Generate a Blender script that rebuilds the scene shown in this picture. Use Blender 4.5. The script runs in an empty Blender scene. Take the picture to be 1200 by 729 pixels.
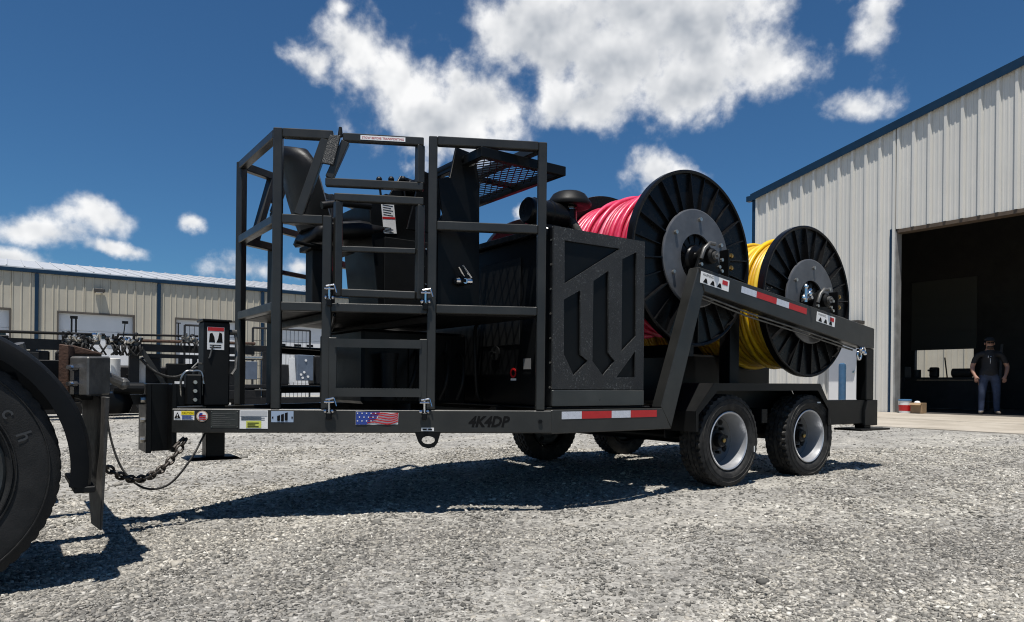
import bpy, bmesh, math, random
import numpy as np
from mathutils import Vector, Matrix
from mathutils.geometry import tessellate_polygon

SC = bpy.context.scene
COL = SC.collection
R = math.radians

# ------------------------------------------------------------------ camera
cam_data = bpy.data.cameras.new('camera')
cam = bpy.data.objects.new('camera', cam_data); COL.objects.link(cam)
cam.location = (0, 0, .82)
cam.rotation_euler = (Matrix.Rotation(R(90), 3, 'X') @ Matrix.Rotation(R(.6), 3, 'Z')).to_euler()
cam_data.sensor_fit = 'HORIZONTAL'; cam_data.sensor_width = 36
cam_data.lens = 36 * 832 / 1200
cam_data.shift_y = 85.5 / 1200
cam_data.clip_start = .05; cam_data.clip_end = 3000
SC.camera = cam

# the site: s runs along the trailer towards its rear, t across it towards the camera's side
TH = R(54.5)
AX = Vector((math.sin(TH), math.cos(TH)))
LX = Vector((math.cos(TH), -math.sin(TH)))
ORG = Vector((1.768, 5.718)) - LX * 1.27
ROT = math.atan2(AX.y, AX.x)
SLOPE = .016
def ground_z(s): return SLOPE * max(-9., min(13.3, s))
def world(s, t, z=0.):
    p = ORG + AX * s + LX * t
    return Vector((p.x, p.y, z))
def site(x, y):
    d = Vector((x, y)) - ORG
    return d.dot(AX), d.dot(LX)

# ------------------------------------------------------------------ light
sun_travel = AX * .22 - LX * .19
sun_dir = Vector((sun_travel.x, sun_travel.y, -1)).normalized()
sun_data = bpy.data.lights.new('sun', 'SUN'); sun_data.energy = 5.0; sun_data.angle = R(.5); sun_data.color = (1, .955, .89)
sun = bpy.data.objects.new('sun', sun_data); COL.objects.link(sun)
sun.location = (0, 0, 20); sun.rotation_euler = sun_dir.to_track_quat('-Z', 'Y').to_euler()

SKY_STRENGTH, CLOUD_STRENGTH = .052, .78
wd = bpy.data.worlds.new('World'); SC.world = wd; wd.use_nodes = True
wt = wd.node_tree; wt.nodes.clear()
def N(tree, kind, **kw):
    n = tree.nodes.new(kind)
    for k, v in kw.items(): setattr(n, k, v)
    return n
def M(tree, op, a, b=None, c=None, clamp=False):
    n = N(tree, 'ShaderNodeMath', operation=op, use_clamp=clamp)
    for i, v in enumerate((a, b, c)):
        if v is None: continue
        if isinstance(v, (int, float)): n.inputs[i].default_value = v
        else: tree.links.new(v, n.inputs[i])
    return n.outputs[0]
def VM(tree, op, a, b=None, out=0):
    n = N(tree, 'ShaderNodeVectorMath', operation=op)
    for i, v in enumerate((a, b)):
        if v is None: continue
        if isinstance(v, (tuple, list, Vector)): n.inputs[i].default_value = v
        else: tree.links.new(v, n.inputs[i])
    return n.outputs[out]
def SMOOTH(tree, x, lo, hi, a=0., b=1.):
    n = N(tree, 'ShaderNodeMapRange', interpolation_type='SMOOTHSTEP')
    tree.links.new(x, n.inputs[0])
    for i, v in zip((1, 2, 3, 4), (lo, hi, a, b)): n.inputs[i].default_value = v
    return n.outputs[0]
def NOISE(tree, vec, scale, detail=6., rough=.55, dist=0.):
    n = N(tree, 'ShaderNodeTexNoise'); n.inputs['Scale'].default_value = scale
    n.inputs['Detail'].default_value = detail; n.inputs['Roughness'].default_value = rough
    n.inputs['Distortion'].default_value = dist
    if vec is not None: tree.links.new(vec, n.inputs['Vector'])
    return n
def MIXC(tree, f, a, b, blend='MIX'):
    n = N(tree, 'ShaderNodeMix', data_type='RGBA', blend_type=blend)
    for i, v in ((0, f), (6, a), (7, b)):
        if isinstance(v, (int, float)): n.inputs[i].default_value = v
        elif isinstance(v, (tuple, list)): n.inputs[i].default_value = (*v[:3], 1)
        else: tree.links.new(v, n.inputs[i])
    return n.outputs[2]

sky = N(wt, 'ShaderNodeTexSky', sky_type='NISHITA', sun_disc=False)
sky.sun_elevation = math.asin(-sun_dir.z); sky.sun_rotation = math.atan2(-sun_dir.x, -sun_dir.y)
sky.altitude = 300; sky.air_density = 1.0; sky.dust_density = .35; sky.ozone_density = 3.0
sky_col = MIXC(wt, 1., sky.outputs[0], (.52, .93, 1.22), 'MULTIPLY')
bg_sky = N(wt, 'ShaderNodeBackground'); bg_sky.inputs[1].default_value = SKY_STRENGTH
wt.links.new(sky_col, bg_sky.inputs[0])
# cumulus clouds: soft lobes in azimuth and elevation, broken up by noise; scattered ones carry on round the sky
tc = N(wt, 'ShaderNodeTexCoord').outputs['Generated']
sx = N(wt, 'ShaderNodeSeparateXYZ'); wt.links.new(tc, sx.inputs[0])
az = M(wt, 'ARCTAN2', sx.outputs[0], sx.outputs[1]); el = M(wt, 'ARCSINE', sx.outputs[2])
cx = N(wt, 'ShaderNodeCombineXYZ'); wt.links.new(az, cx.inputs[0]); wt.links.new(el, cx.inputs[1])
warp = NOISE(wt, tc, 8., 7., .62)
w2 = VM(wt, 'SUBTRACT', warp.outputs['Color'], (.5, .5, .5))
sc_ = N(wt, 'ShaderNodeVectorMath', operation='SCALE'); wt.links.new(w2, sc_.inputs[0]); sc_.inputs['Scale'].default_value = .05
pos = VM(wt, 'ADD', cx.outputs[0], sc_.outputs[0])
CLOUDS = [ # azimuth, elevation, half width, half height (radians)
    (.150, .425, .110, .060), (.262, .450, .105, .075), (.325, .405, .070, .042), (.045, .455, .095, .055),
    (.110, .375, .070, .050), (.175, .480, .120, .050), (.240, .385, .080, .045), (-.010, .470, .05, .035),
    (-.150, .405, .085, .060), (-.215, .430, .055, .045), (-.055, .375, .070, .045), (-.115, .350, .095, .050),
    (-.270, .405, .040, .032), (-.240, .470, .030, .022), (-.08, .405, .04, .03),
    (.475, .440, .036, .060), (.447, .345, .042, .024), (.425, .475, .040, .018),
    (.195, .283, .050, .036), (.225, .262, .045, .030),
    (-.530, .196, .062, .026), (-.590, .172, .060, .020), (-.510, .162, .05, .012), (-.425, .198, .024, .016),
    (-.625, .135, .05, .016), (-.360, .150, .058, .022), (-.300, .160, .030, .020), (.015, .235, .014, .014)]
field = None
for (a0, e0, ra, re_) in CLOUDS:
    d = VM(wt, 'SUBTRACT', pos, (a0, e0, 0))
    d = VM(wt, 'DIVIDE', d, (ra, re_, 1e6))
    f = M(wt, 'SUBTRACT', (.66 if .40 < a0 < .60 else 1.10 if ra * re_ > .0018 else .86), VM(wt, 'LENGTH', d, out=1))
    field = f if field is None else M(wt, 'SMOOTH_MAX', field, f, .3)
# the rest of the sky (away from the modelled clouds): cumulus of the same sort on a flat layer
zc = M(wt, 'MAXIMUM', sx.outputs[2], .06)
flat = VM(wt, 'DIVIDE', tc, None)
cz = N(wt, 'ShaderNodeCombineXYZ')
for i in range(3): wt.links.new(zc, cz.inputs[i])
wt.links.new(cz.outputs[0], flat.node.inputs[1])
far_n = NOISE(wt, flat, .9, 3., .5)
away = SMOOTH(wt, M(wt, 'MAXIMUM', M(wt, 'MULTIPLY', M(wt, 'ABSOLUTE', az), 1.0), M(wt, 'ADD', el, .12)), .68, .85)
far_f = M(wt, 'MULTIPLY', M(wt, 'MULTIPLY_ADD', far_n.outputs[0], 5.0, -3.3), away)
far_f = M(wt, 'SUBTRACT', far_f, M(wt, 'MULTIPLY', M(wt, 'SUBTRACT', 1., away), 2.))
field = M(wt, 'MAXIMUM', field, far_f)
def puff(vec, det):
    n1 = NOISE(wt, vec, 7.5, 2., .5, .1).outputs[0]; n2 = NOISE(wt, vec, 17., det, .56, .05).outputs[0]
    return M(wt, 'ADD', M(wt, 'MULTIPLY_ADD', n1, 1.9, -.95), M(wt, 'MULTIPLY_ADD', n2, 2.5, -1.25))
pf = puff(tc, 11.); low0 = puff(tc, 3.); low_up = puff(VM(wt, 'ADD', tc, (-.003, -.008, .020)), 3.)
dens = M(wt, 'ADD', field, pf)
alpha = M(wt, 'POWER', SMOOTH(wt, dens, -.24, .66), 1.25)
emb = M(wt, 'MULTIPLY_ADD', M(wt, 'SUBTRACT', low0, low_up), .62, .86)
core = SMOOTH(wt, M(wt, 'ADD', field, M(wt, 'MULTIPLY', low0, .7)), .20, 1.15)
big = NOISE(wt, tc, 5., 3., .5)
grey = M(wt, 'MULTIPLY', core, SMOOTH(wt, big.outputs[0], .36, .62, .08, .55))
fine_ = M(wt, 'MULTIPLY_ADD', M(wt, 'SUBTRACT', pf, low0), .05, 0.)
light_ = M(wt, 'ADD', M(wt, 'SUBTRACT', emb, grey), fine_, clamp=True)
ccol = MIXC(wt, light_, (.34, .385, .45), (1.04, 1.04, 1.04))
bg_cloud = N(wt, 'ShaderNodeBackground'); bg_cloud.inputs[1].default_value = CLOUD_STRENGTH
wt.links.new(ccol, bg_cloud.inputs[0])
mx = N(wt, 'ShaderNodeMixShader')
wt.links.new(M(wt, 'MULTIPLY', alpha, .97), mx.inputs[0]); wt.links.new(bg_sky.outputs[0], mx.inputs[1]); wt.links.new(bg_cloud.outputs[0], mx.inputs[2])
wo = N(wt, 'ShaderNodeOutputWorld'); wt.links.new(mx.outputs[0], wo.inputs[0])

SC.view_settings.view_transform = 'Standard'; SC.view_settings.look = 'None'
SC.view_settings.exposure = .30; SC.view_settings.gamma = 1; SC.view_settings.use_curve_mapping = False
SC.render.engine = 'CYCLES'
SC.cycles.use_denoising = True; SC.cycles.filter_width = 1.1
SC.cycles.max_bounces = 6; SC.cycles.diffuse_bounces = 3; SC.cycles.glossy_bounces = 3
SC.cycles.caustics_reflective = False; SC.cycles.caustics_refractive = False
SC.cycles.sample_clamp_indirect = 4

# ------------------------------------------------------------------ materials
MATS = {}
def mat(name, col=(.5, .5, .5), rough=.5, metal=0., var=.0, vscale=6., bump=0., bscale=60., dust=0., coat=0., spec=.5, col2=None, speck=None):
    if name in MATS: return MATS[name]
    m = bpy.data.materials.new(name); m.use_nodes = True; MATS[name] = m
    t = m.node_tree; b = t.nodes['Principled BSDF']
    b.inputs['Metallic'].default_value = metal; b.inputs['Roughness'].default_value = rough
    b.inputs['Specular IOR Level'].default_value = spec
    if coat: b.inputs['Coat Weight'].default_value = coat; b.inputs['Coat Roughness'].default_value = .15
    vec = N(t, 'ShaderNodeTexCoord').outputs['Object']
    c = None
    if var or col2:
        n = NOISE(t, vec, vscale, 6., .62)
        f = SMOOTH(t, n.outputs[0], .34, .68)
        c2 = col2 or tuple(x * (1 - var) for x in col)
        c = MIXC(t, f, c2, col)
        n2 = NOISE(t, vec, vscale * 3.1, 4., .6)
        t.links.new(M(t, 'MULTIPLY_ADD', n2.outputs[0], .28, rough - .14, clamp=True), b.inputs['Roughness'])
    if dust:
        g = N(t, 'ShaderNodeNewGeometry'); s = N(t, 'ShaderNodeSeparateXYZ'); t.links.new(g.outputs['Normal'], s.inputs[0])
        n3 = NOISE(t, vec, vscale * 1.7, 7., .65)
        up = M(t, 'MULTIPLY_ADD', SMOOTH(t, s.outputs[2], .1, .9), .75, .25)
        f2 = M(t, 'MULTIPLY', M(t, 'MULTIPLY', up, SMOOTH(t, n3.outputs[0], .38, .72)), dust)
        c = MIXC(t, f2, c if c is not None else col, (.30, .285, .26))
    if speck:
        n4 = NOISE(t, vec, speck[0], 3., .6)
        n5 = NOISE(t, vec, speck[0] * .09, 3., .6)
        f4 = M(t, 'MULTIPLY', SMOOTH(t, n4.outputs[0], .55, .68), M(t, 'MULTIPLY', SMOOTH(t, n5.outputs[0], .36, .64), speck[2]))
        c = MIXC(t, f4, c if c is not None else col, speck[1])
    if c is None: b.inputs['Base Color'].default_value = (*col, 1)
    else: t.links.new(c, b.inputs['Base Color'])
    if bump:
        nb = NOISE(t, vec, bscale, 5., .65)
        bn = N(t, 'ShaderNodeBump'); bn.inputs['Strength'].default_value = bump; bn.inputs['Distance'].default_value = .01
        t.links.new(nb.outputs[0], bn.inputs['Height']); t.links.new(bn.outputs[0], b.inputs['Normal'])
    return m

charcoal = mat('charcoal_paint', (.0255, .026, .0245), .34, 0, .3, 3., .03, 180, .07, spec=.40)
black = mat('black_paint', (.0055, .006, .0065), .36, 0, .3, 3., .03, 160, .0, spec=.16)
satin = mat('satin_black', (.007, .0075, .0078), .5, 0, .3, 4., .05, 120, .0, spec=.2)
liner = mat('sprayed_liner', (.018, .0195, .020), .36, 0, .35, 4., .6, 260, .0, speck=(80., (.20, .215, .215), .5))
plastic = mat('black_plastic', (.0055, .0055, .006), .30, 0, .25, 5., .04, 90, .012, spec=.2)
disc_grey = mat('grey_plate', (.115, .12, .13), .36, .25, .3, 5., .05, 70, .12)
vinyl = mat('black_vinyl', (.007, .007, .0075), .42, 0, .2, 8., .15, 300, spec=.3)
rubber = mat('tyre_rubber', (.0125, .0125, .0125), .7, 0, .3, 9., .25, 200, .30, spec=.3)
rubber_d = mat('truck_rubber', (.010, .0105, .011), .6, 0, .3, 7., .25, 160, .12, spec=.3)
rimm = mat('silver_rim', (.50, .51, .53), .34, .55, .12, 8., .02, 80, .08)
chrome = mat('chrome', (.75, .75, .76), .14, 1., .08, 20.)
zinc = mat('zinc', (.55, .53, .48), .32, .9, .25, 30.)
brass = mat('brass_fitting', (.38, .26, .09), .3, .9, .2, 30.)
steel = mat('worn_steel', (.14, .138, .132), .42, .35, .5, 9., .12, 60, .25)
rust = mat('rusty_steel', (.085, .042, .025), .75, .2, .6, 18., .3, 90, .1)
pink = mat('pink_pipe', (.74, .075, .17), .34, 0, .32, 7., .08, 60, .0, col2=(.56, .02, .06))
yellow = mat('yellow_pipe', (.80, .52, .012), .36, 0, .22, 10., .08, 60, .0)
pink = [pink, mat('pink_pipe_faded', (.80, .16, .25), .4, 0, .25, 9., .08, 60), mat('pink_pipe_deep', (.52, .022, .065), .4, 0, .3, 9., .08, 60)]
yellow = [yellow, mat('yellow_pipe_faded', (.82, .58, .05), .4, 0, .2, 9., .08, 60), mat('yellow_pipe_deep', (.62, .36, .008), .4, 0, .25, 9., .08, 60)]
white = mat('white_vinyl', (.78, .78, .77), .4, 0, .08, 20.)
redm = mat('red_vinyl', (.46, .012, .014), .38, 0, .12, 20.)
tape_white = mat('reflective_white', (.62, .64, .70), .3, .2, .1, 40.)
yellow_v = mat('yellow_vinyl', (.75, .60, .02), .4)
ink = mat('black_ink', (.004, .004, .004), .6, spec=.15)
blue_v = mat('blue_vinyl', (.02, .05, .26), .4)
steelblue_v = mat('pale_blue_vinyl', (.30, .38, .50), .4)
grey_v = mat('dark_plate', (.045, .05, .046), .42, .2, .2, 20.)
gap = mat('unlit_void', (.004, .004, .004), .9)

# ------------------------------------------------------------------ mesh helpers (site coordinates s, t, z)
ORIGIN = {}
class MB:
    def __init__(self): self.v = []; self.f = []; self.m = []
    def add(self, vs, fs, mi=0):
        o = len(self.v); self.v += [Vector(x) for x in vs]
        self.f += [tuple(i + o for i in f) for f in fs]; self.m += [mi] * len(fs); return self
    def hexa(self, p, mi=0):
        return self.add(p, [(0, 1, 2, 3), (4, 7, 6, 5), (0, 4, 5, 1), (1, 5, 6, 2), (2, 6, 7, 3), (3, 7, 4, 0)], mi)
    def box(self, s0, s1, t0, t1, z0, z1, mi=0):
        return self.hexa([(s0, t0, z0), (s1, t0, z0), (s1, t1, z0), (s0, t1, z0), (s0, t0, z1), (s1, t0, z1), (s1, t1, z1), (s0, t1, z1)], mi)
    def bar(self, p, q, w, h, side=None, mi=0):
        p, q = Vector(p), Vector(q); d = (q - p).normalized()
        sd = Vector(side) if side is not None else d.cross(Vector((0, 0, 1)))
        if sd.length < 1e-4: sd = Vector((1, 0, 0))
        sd = (sd - d * sd.dot(d)).normalized(); up = d.cross(sd).normalized()
        a, b = sd * (w / 2), up * (h / 2)
        return self.hexa([p - a - b, p + a - b, p + a + b, p - a + b, q - a - b, q + a - b, q + a + b, q - a + b], mi)
    def cyl(self, p, q, r, r2=None, n=16, mi=0):
        r2 = r if r2 is None else r2
        p, q = Vector(p), Vector(q); d = (q - p).normalized()
        u = d.cross(Vector((0, 0, 1)));  u = u if u.length > 1e-3 else Vector((1, 0, 0)); u.normalize(); w = d.cross(u)
        vs = [p + (u * math.cos(k * 2 * math.pi / n) + w * math.sin(k * 2 * math.pi / n)) * r for k in range(n)]
        vs += [q + (u * math.cos(k * 2 * math.pi / n) + w * math.sin(k * 2 * math.pi / n)) * r2 for k in range(n)]
        fs = [(k, (k + 1) % n, n + (k + 1) % n, n + k) for k in range(n)] + [tuple(range(n)), tuple(range(n, 2 * n))]
        return self.add(vs, fs, mi)
    def lathe(self, c, axis, prof, n=32, mi=0, a0=0., a1=2 * math.pi):
        c, d = Vector(c), Vector(axis).normalized()
        u = d.cross(Vector((0, 0, 1))); u = u if u.length > 1e-3 else Vector((1, 0, 0)); u.normalize(); w = d.cross(u)
        full = abs(a1 - a0 - 2 * math.pi) < 1e-6; k_ = n if full else n + 1
        vs = []
        for k in range(k_):
            a = a0 + (a1 - a0) * k / n; e = u * math.cos(a) + w * math.sin(a)
            vs += [c + e * r + d * h for r, h in prof]
        m = len(prof)
        fs = [(k * m + j, k * m + j + 1, ((k + 1) % k_) * m + j + 1, ((k + 1) % k_) * m + j) for k in range(n) for j in range(m - 1)]
        return self.add(vs, fs, mi)
    def prism(self, poly, ext, mi=0):
        ext = Vector(ext); n = len(poly); P = [Vector(p) for p in poly]
        return self.add(P + [p + ext for p in P], [tuple(range(n)), tuple(range(n, 2 * n))] + [(k, (k + 1) % n, n + (k + 1) % n, n + k) for k in range(n)], mi)
    def holed(self, polys, ext, mi=0):
        ext = Vector(ext); P = [[Vector(p) for p in poly] for poly in polys]
        tris = tessellate_polygon(P); flat_ = [p for poly in P for p in poly]; n = len(flat_)
        self.add(flat_ + [p + ext for p in flat_], [tuple(t) for t in tris] + [tuple(i + n for i in t) for t in tris], mi)
        o = 0
        for poly in P:
            k_ = len(poly)
            vs = poly + [p + ext for p in poly]
            self.add(vs, [(k, (k + 1) % k_, k_ + (k + 1) % k_, k_ + k) for k in range(k_)], mi)
        return self
    def path(self, pts, r, n=8, mi=0, closed=False):
        P = [Vector(p) for p in pts]; k_ = len(P); vs = []; u = None
        for i, p in enumerate(P):
            a = P[(i - 1) % k_] if (closed or i > 0) else p; b = P[(i + 1) % k_] if (closed or i < k_ - 1) else p
            d = (b - a).normalized()
            if u is None:
                u = d.cross(Vector((0, 0, 1))); u = u if u.length > 1e-3 else Vector((1, 0, 0))
            u = (u - d * u.dot(d)).normalized(); w = d.cross(u)
            rr = r(i / (k_ - 1)) if callable(r) else r
            vs += [p + (u * math.cos(j * 2 * math.pi / n) + w * math.sin(j * 2 * math.pi / n)) * rr for j in range(n)]
        m = k_ if closed else k_ - 1
        fs = [(i * n + j, i * n + (j + 1) % n, ((i + 1) % k_) * n + (j + 1) % n, ((i + 1) % k_) * n + j) for i in range(m) for j in range(n)]
        if not closed: fs += [tuple(range(n)), tuple(range((k_ - 1) * n, k_ * n))]
        return self.add(vs, fs, mi)
    def ball(self, c, r, n=10, mi=0, sq=(1, 1, 1)):
        c = Vector(c); m = n // 2; vs = [c + Vector((0, 0, r * sq[2]))]
        for j in range(1, m):
            for k in range(n):
                th, ph = math.pi * j / m, 2 * math.pi * k / n
                vs.append(c + Vector((r * sq[0] * math.sin(th) * math.cos(ph), r * sq[1] * math.sin(th) * math.sin(ph), r * sq[2] * math.cos(th))))
        vs.append(c - Vector((0, 0, r * sq[2])))
        fs = [(0, 1 + k, 1 + (k + 1) % n) for k in range(n)]
        fs += [(1 + (j - 1) * n + k, 1 + (j - 1) * n + (k + 1) % n, 1 + j * n + (k + 1) % n, 1 + j * n + k) for j in range(1, m - 1) for k in range(n)]
        e = len(vs) - 1; b = 1 + (m - 2) * n
        fs += [(e, b + (k + 1) % n, b + k) for k in range(n)]
        return self.add(vs, fs, mi)
    def mirror(self):
        o = MB(); o.v = [Vector((p.x, -p.y, p.z)) for p in self.v]; o.f = list(self.f); o.m = list(self.m); return o
    def build(self, name, material, parent=None, at=None, bevel=0., smooth=30, label=None):
        """at = (s, t, z) base of a top-level thing; parts take their parent's base"""
        o0 = ORIGIN[parent.name] if parent is not None else Vector(at)
        me = bpy.data.meshes.new(name)
        bm = bmesh.new()
        vv = [bm.verts.new((p.x - o0.x, -(p.y - o0.y), p.z - o0.z)) for p in self.v]
        for f, mi in zip(self.f, self.m):
            try: q = bm.faces.new([vv[i] for i in f]); q.material_index = mi
            except ValueError: pass
        bmesh.ops.remove_doubles(bm, verts=bm.verts, dist=1e-5)
        bmesh.ops.recalc_face_normals(bm, faces=bm.faces)
        if bevel:
            es = [e for e in bm.edges if len(e.link_faces) == 2 and e.calc_face_angle(0) > .6]
            bmesh.ops.bevel(bm, geom=es, offset=bevel, segments=1, affect='EDGES', clamp_overlap=True)
        bm.to_mesh(me); bm.free()
        for m in (material if isinstance(material, (list, tuple)) else [material]): me.materials.append(m)
        if smooth:
            for p in me.polygons: p.use_smooth = True
            me.set_sharp_from_angle(angle=R(smooth))
        ob = bpy.data.objects.new(name, me); COL.objects.link(ob)
        if parent is not None: ob.parent = parent
        else: ob.location = world(o0.x, o0.y, o0.z); ob.rotation_euler = (0, 0, ROT)
        ORIGIN[ob.name] = o0
        if label: ob['label'] = label
        return ob
def tag(o, label=None, cat=None, group=None, kind=None):
    for k, v in (('label', label), ('category', cat), ('group', group), ('kind', kind)):
        if v: o[k] = v
    return o
def thing(name, at, label, cat, group=None):
    o = bpy.data.objects.new(name, None); COL.objects.link(o); o.empty_display_size = .2
    o.location = world(*at); o.rotation_euler = (0, 0, ROT); ORIGIN[o.name] = Vector(at)
    return tag(o, label, cat, group)
def copy_tree(o, parent=None):
    c = o.copy(); COL.objects.link(c); c.parent = parent; ORIGIN[c.name] = ORIGIN[o.name]
    for ch in list(o.children): copy_tree(ch, c)
    return c
def like(src, parent, ds=0., dt=0., dz=0.):
    """a further alike piece of a part, sharing its mesh"""
    c = src.copy(); COL.objects.link(c); c.parent = parent; c.location = src.location + Vector((ds, -dt, dz)); ORIGIN[c.name] = ORIGIN[src.name]
    return c
def text_mb(txt, o, ex, ey, h, shear=0., fat=0., depth=.0015, width=None):
    """lettering: o = lower-left corner, ex / ey = directions in site space, h = capital height"""
    cu = bpy.data.curves.new('lettering', 'FONT'); cu.body = txt; cu.size = 1.; cu.shear = shear; cu.offset = fat; cu.resolution_u = 2
    ob = bpy.data.objects.new('lettering', cu); me = ob.to_mesh()
    co = np.array([v.co[:] for v in me.vertices]); fs = [tuple(p.vertices) for p in me.polygons]
    k = h / .70; w = (co[:, 0].max() - co[:, 0].min()) * k; kx = k * (width / w if width else 1.); x0 = co[:, 0].min()
    ex, ey = Vector(ex).normalized(), Vector(ey).normalized(); o = Vector(o)
    mb = MB(); mb.add([o + ex * ((c[0] - x0) * kx) + ey * (c[1] * k) for c in co], fs)
    ob.to_mesh_clear(); bpy.data.objects.remove(ob); bpy.data.curves.remove(cu)
    return mb
def spline(pts, n=8):
    out = []
    for i in range(len(pts) - 1):
        a, b, c_, d = pts[max(i - 1, 0)], pts[i], pts[i + 1], pts[min(i + 2, len(pts) - 1)]
        for k in range(n):
            u = k / n; out.append(.5 * ((2 * b) + (c_ - a) * u + (2 * a - 5 * b + 4 * c_ - d) * u * u + (3 * b - a - 3 * c_ + d) * u ** 3))
    return out + [pts[-1]]
random.seed(7)

# ------------------------------------------------------------------ ground
def gravel_material(name, stones):
    m = bpy.data.materials.new(name); m.use_nodes = True; t = m.node_tree; b = t.nodes['Principled BSDF']
    b.inputs['Roughness'].default_value = .88; b.inputs['Specular IOR Level'].default_value = .25
    vec = N(t, 'ShaderNodeTexCoord').outputs['Object']
    if stones:
        g = N(t, 'ShaderNodeNewGeometry')
        cr = N(t, 'ShaderNodeValToRGB'); t.links.new(g.outputs['Random Per Island'], cr.inputs[0])
        e = cr.color_ramp.elements
        e[0].position = 0.; e[0].color = (.10, .097, .089, 1); e[1].position = 1.; e[1].color = (.62, .60, .55, 1)
        for p, c in ((.3, (.20, .193, .177)), (.62, (.315, .303, .275)), (.84, (.38, .355, .31))):
            x = e.new(p); x.color = (*c, 1)
        n = NOISE(t, vec, 90., 4., .6)
        c = MIXC(t, 1., cr.outputs[0], MIXC(t, n.outputs[0], (.72, .72, .72), (1.2, 1.2, 1.2)), 'MULTIPLY')
        mp = N(t, 'ShaderNodeMapping'); mp.inputs['Scale'].default_value = (.28, 1.1, 1.); mp.inputs['Rotation'].default_value = (0, 0, R(14)); t.links.new(vec, mp.inputs[0])
        pn = NOISE(t, mp.outputs[0], .9, 6., .6)
        c = MIXC(t, 1., c, MIXC(t, SMOOTH(t, pn.outputs[0], .35, .65), (.82, .815, .81), (1.18, 1.17, 1.14)), 'MULTIPLY')
        t.links.new(c, b.inputs['Base Color'])
        return m
    def vor(scale, rnd=1.):
        v = N(t, 'ShaderNodeTexVoronoi', feature='F1'); v.inputs['Scale'].default_value = scale; v.inputs['Randomness'].default_value = rnd
        t.links.new(vec, v.inputs['Vector']); return v
    v1, v2 = vor(34.), vor(75.)
    mp = N(t, 'ShaderNodeMapping'); mp.inputs['Scale'].default_value = (.28, 1.1, 1.); mp.inputs['Rotation'].default_value = (0, 0, R(14)); t.links.new(vec, mp.inputs[0])
    big = NOISE(t, mp.outputs[0], .9, 6., .6); mid = NOISE(t, vec, 2.3, 6., .65); fine = NOISE(t, vec, 160., 4., .7)
    base = MIXC(t, SMOOTH(t, big.outputs[0], .35, .65), (.285, .276, .254), (.385, .368, .328))
    base = MIXC(t, SMOOTH(t, mid.outputs[0], .42, .66), base, (.235, .226, .207))
    s1 = N(t, 'ShaderNodeSeparateColor'); t.links.new(v1.outputs['Color'], s1.inputs[0])
    s2 = N(t, 'ShaderNodeSeparateColor'); t.links.new(v2.outputs['Color'], s2.inputs[0])
    k = M(t, 'MULTIPLY_ADD', s1.outputs[0], .55, M(t, 'MULTIPLY_ADD', s2.outputs[0], .5, M(t, 'MULTIPLY_ADD', fine.outputs[0], .4, .26)))
    cc = N(t, 'ShaderNodeCombineColor')
    for i in range(3): t.links.new(k, cc.inputs[i])
    t.links.new(MIXC(t, 1., base, cc.outputs[0], 'MULTIPLY'), b.inputs['Base Color'])
    h = M(t, 'SUBTRACT', M(t, 'MULTIPLY', fine.outputs[0], .25), M(t, 'ADD', M(t, 'MULTIPLY', v1.outputs['Distance'], 1.0), M(t, 'MULTIPLY', v2.outputs['Distance'], .55)))
    bn = N(t, 'ShaderNodeBump'); bn.inputs['Strength'].default_value = .85; bn.inputs['Distance'].default_value = .012
    t.links.new(h, bn.inputs['Height']); t.links.new(bn.outputs[0], b.inputs['Normal'])
    return m
def bumps(s, t):
    k = math.exp(-((s + 1) / 9) ** 2 - (t / 8) ** 2)
    return k * (.010 * math.sin(s * 1.7 + t * .6) * math.sin(t * 1.3 - s * .4) + .006 * math.sin(s * 4.3 - t * 2.9 + 1) + .004 * math.sin(s * 7.7 + t * 6.1))
def surf(s, t): return ground_z(s) + bumps(s, t)
S_ = [-900, -300, -100, -50, -25, -15] + list(np.arange(-11, 13.4, .2)) + [13.6, 14.5, 17, 25, 40, 80, 200, 900]
T_ = [-900, -300, -120, -70, -45, -33, -28, -22, -17, -13] + list(np.arange(-10, 8.01, .2)) + [9, 11, 15, 22, 40, 90, 300, 900]
g = MB()
g.v = [Vector((s, t, surf(s, t) - (0 if s < 13.2 else .06))) for s in S_ for t in T_]
nt = len(T_)
g.f = [(i * nt + j, i * nt + j + 1, (i + 1) * nt + j + 1, (i + 1) * nt + j) for i in range(len(S_) - 1) for j in range(nt - 1)]
g.m = [0] * len(g.f)
ground = g.build('ground', gravel_material('gravel_ground', False), at=(0, 0, 0), smooth=60)
tag(ground, kind='structure')

# loose crushed stone lying on the ground (one uncountable mass)
rng = np.random.default_rng(4)
def make_stones(count, ymin, ymax, smin, smax, power, sink=.35):
    u = rng.random(count)
    y = (ymin ** power + u * (ymax ** power - ymin ** power)) ** (1 / power)
    x = (rng.random(count) * 2 - 1) * (y * .88 + 1.0)
    ps = np.array([site(a, b) for a, b in zip(x, y)])
    sz = smin * (smax / smin) ** (rng.random(count) ** 1.8)
    return ps, sz, y
corner = np.array([(-1, -1, -1), (1, -1, -1), (1, 1, -1), (-1, 1, -1), (-1, -1, 1), (1, -1, 1), (1, 1, 1), (-1, 1, 1)], float)
quads = np.array([(0, 3, 2, 1), (4, 5, 6, 7), (0, 1, 5, 4), (1, 2, 6, 5), (2, 3, 7, 6), (3, 0, 4, 7)])
sets = [make_stones(150000, 1.6, 4.2, .0030, .0105, 1.2), make_stones(84000, 3.8, 9., .005, .0125, 1.0), make_stones(20000, 8., 17., .008, .016, 1.0), make_stones(150, 1.8, 12., .016, .026, 1.2)]
ps = np.concatenate([q[0] for q in sets]); sz = np.concatenate([q[1] for q in sets])
keep = (ps[:, 0] < 7.85) | (ps[:, 1] < -6); ps, sz = ps[keep], sz[keep]
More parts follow.
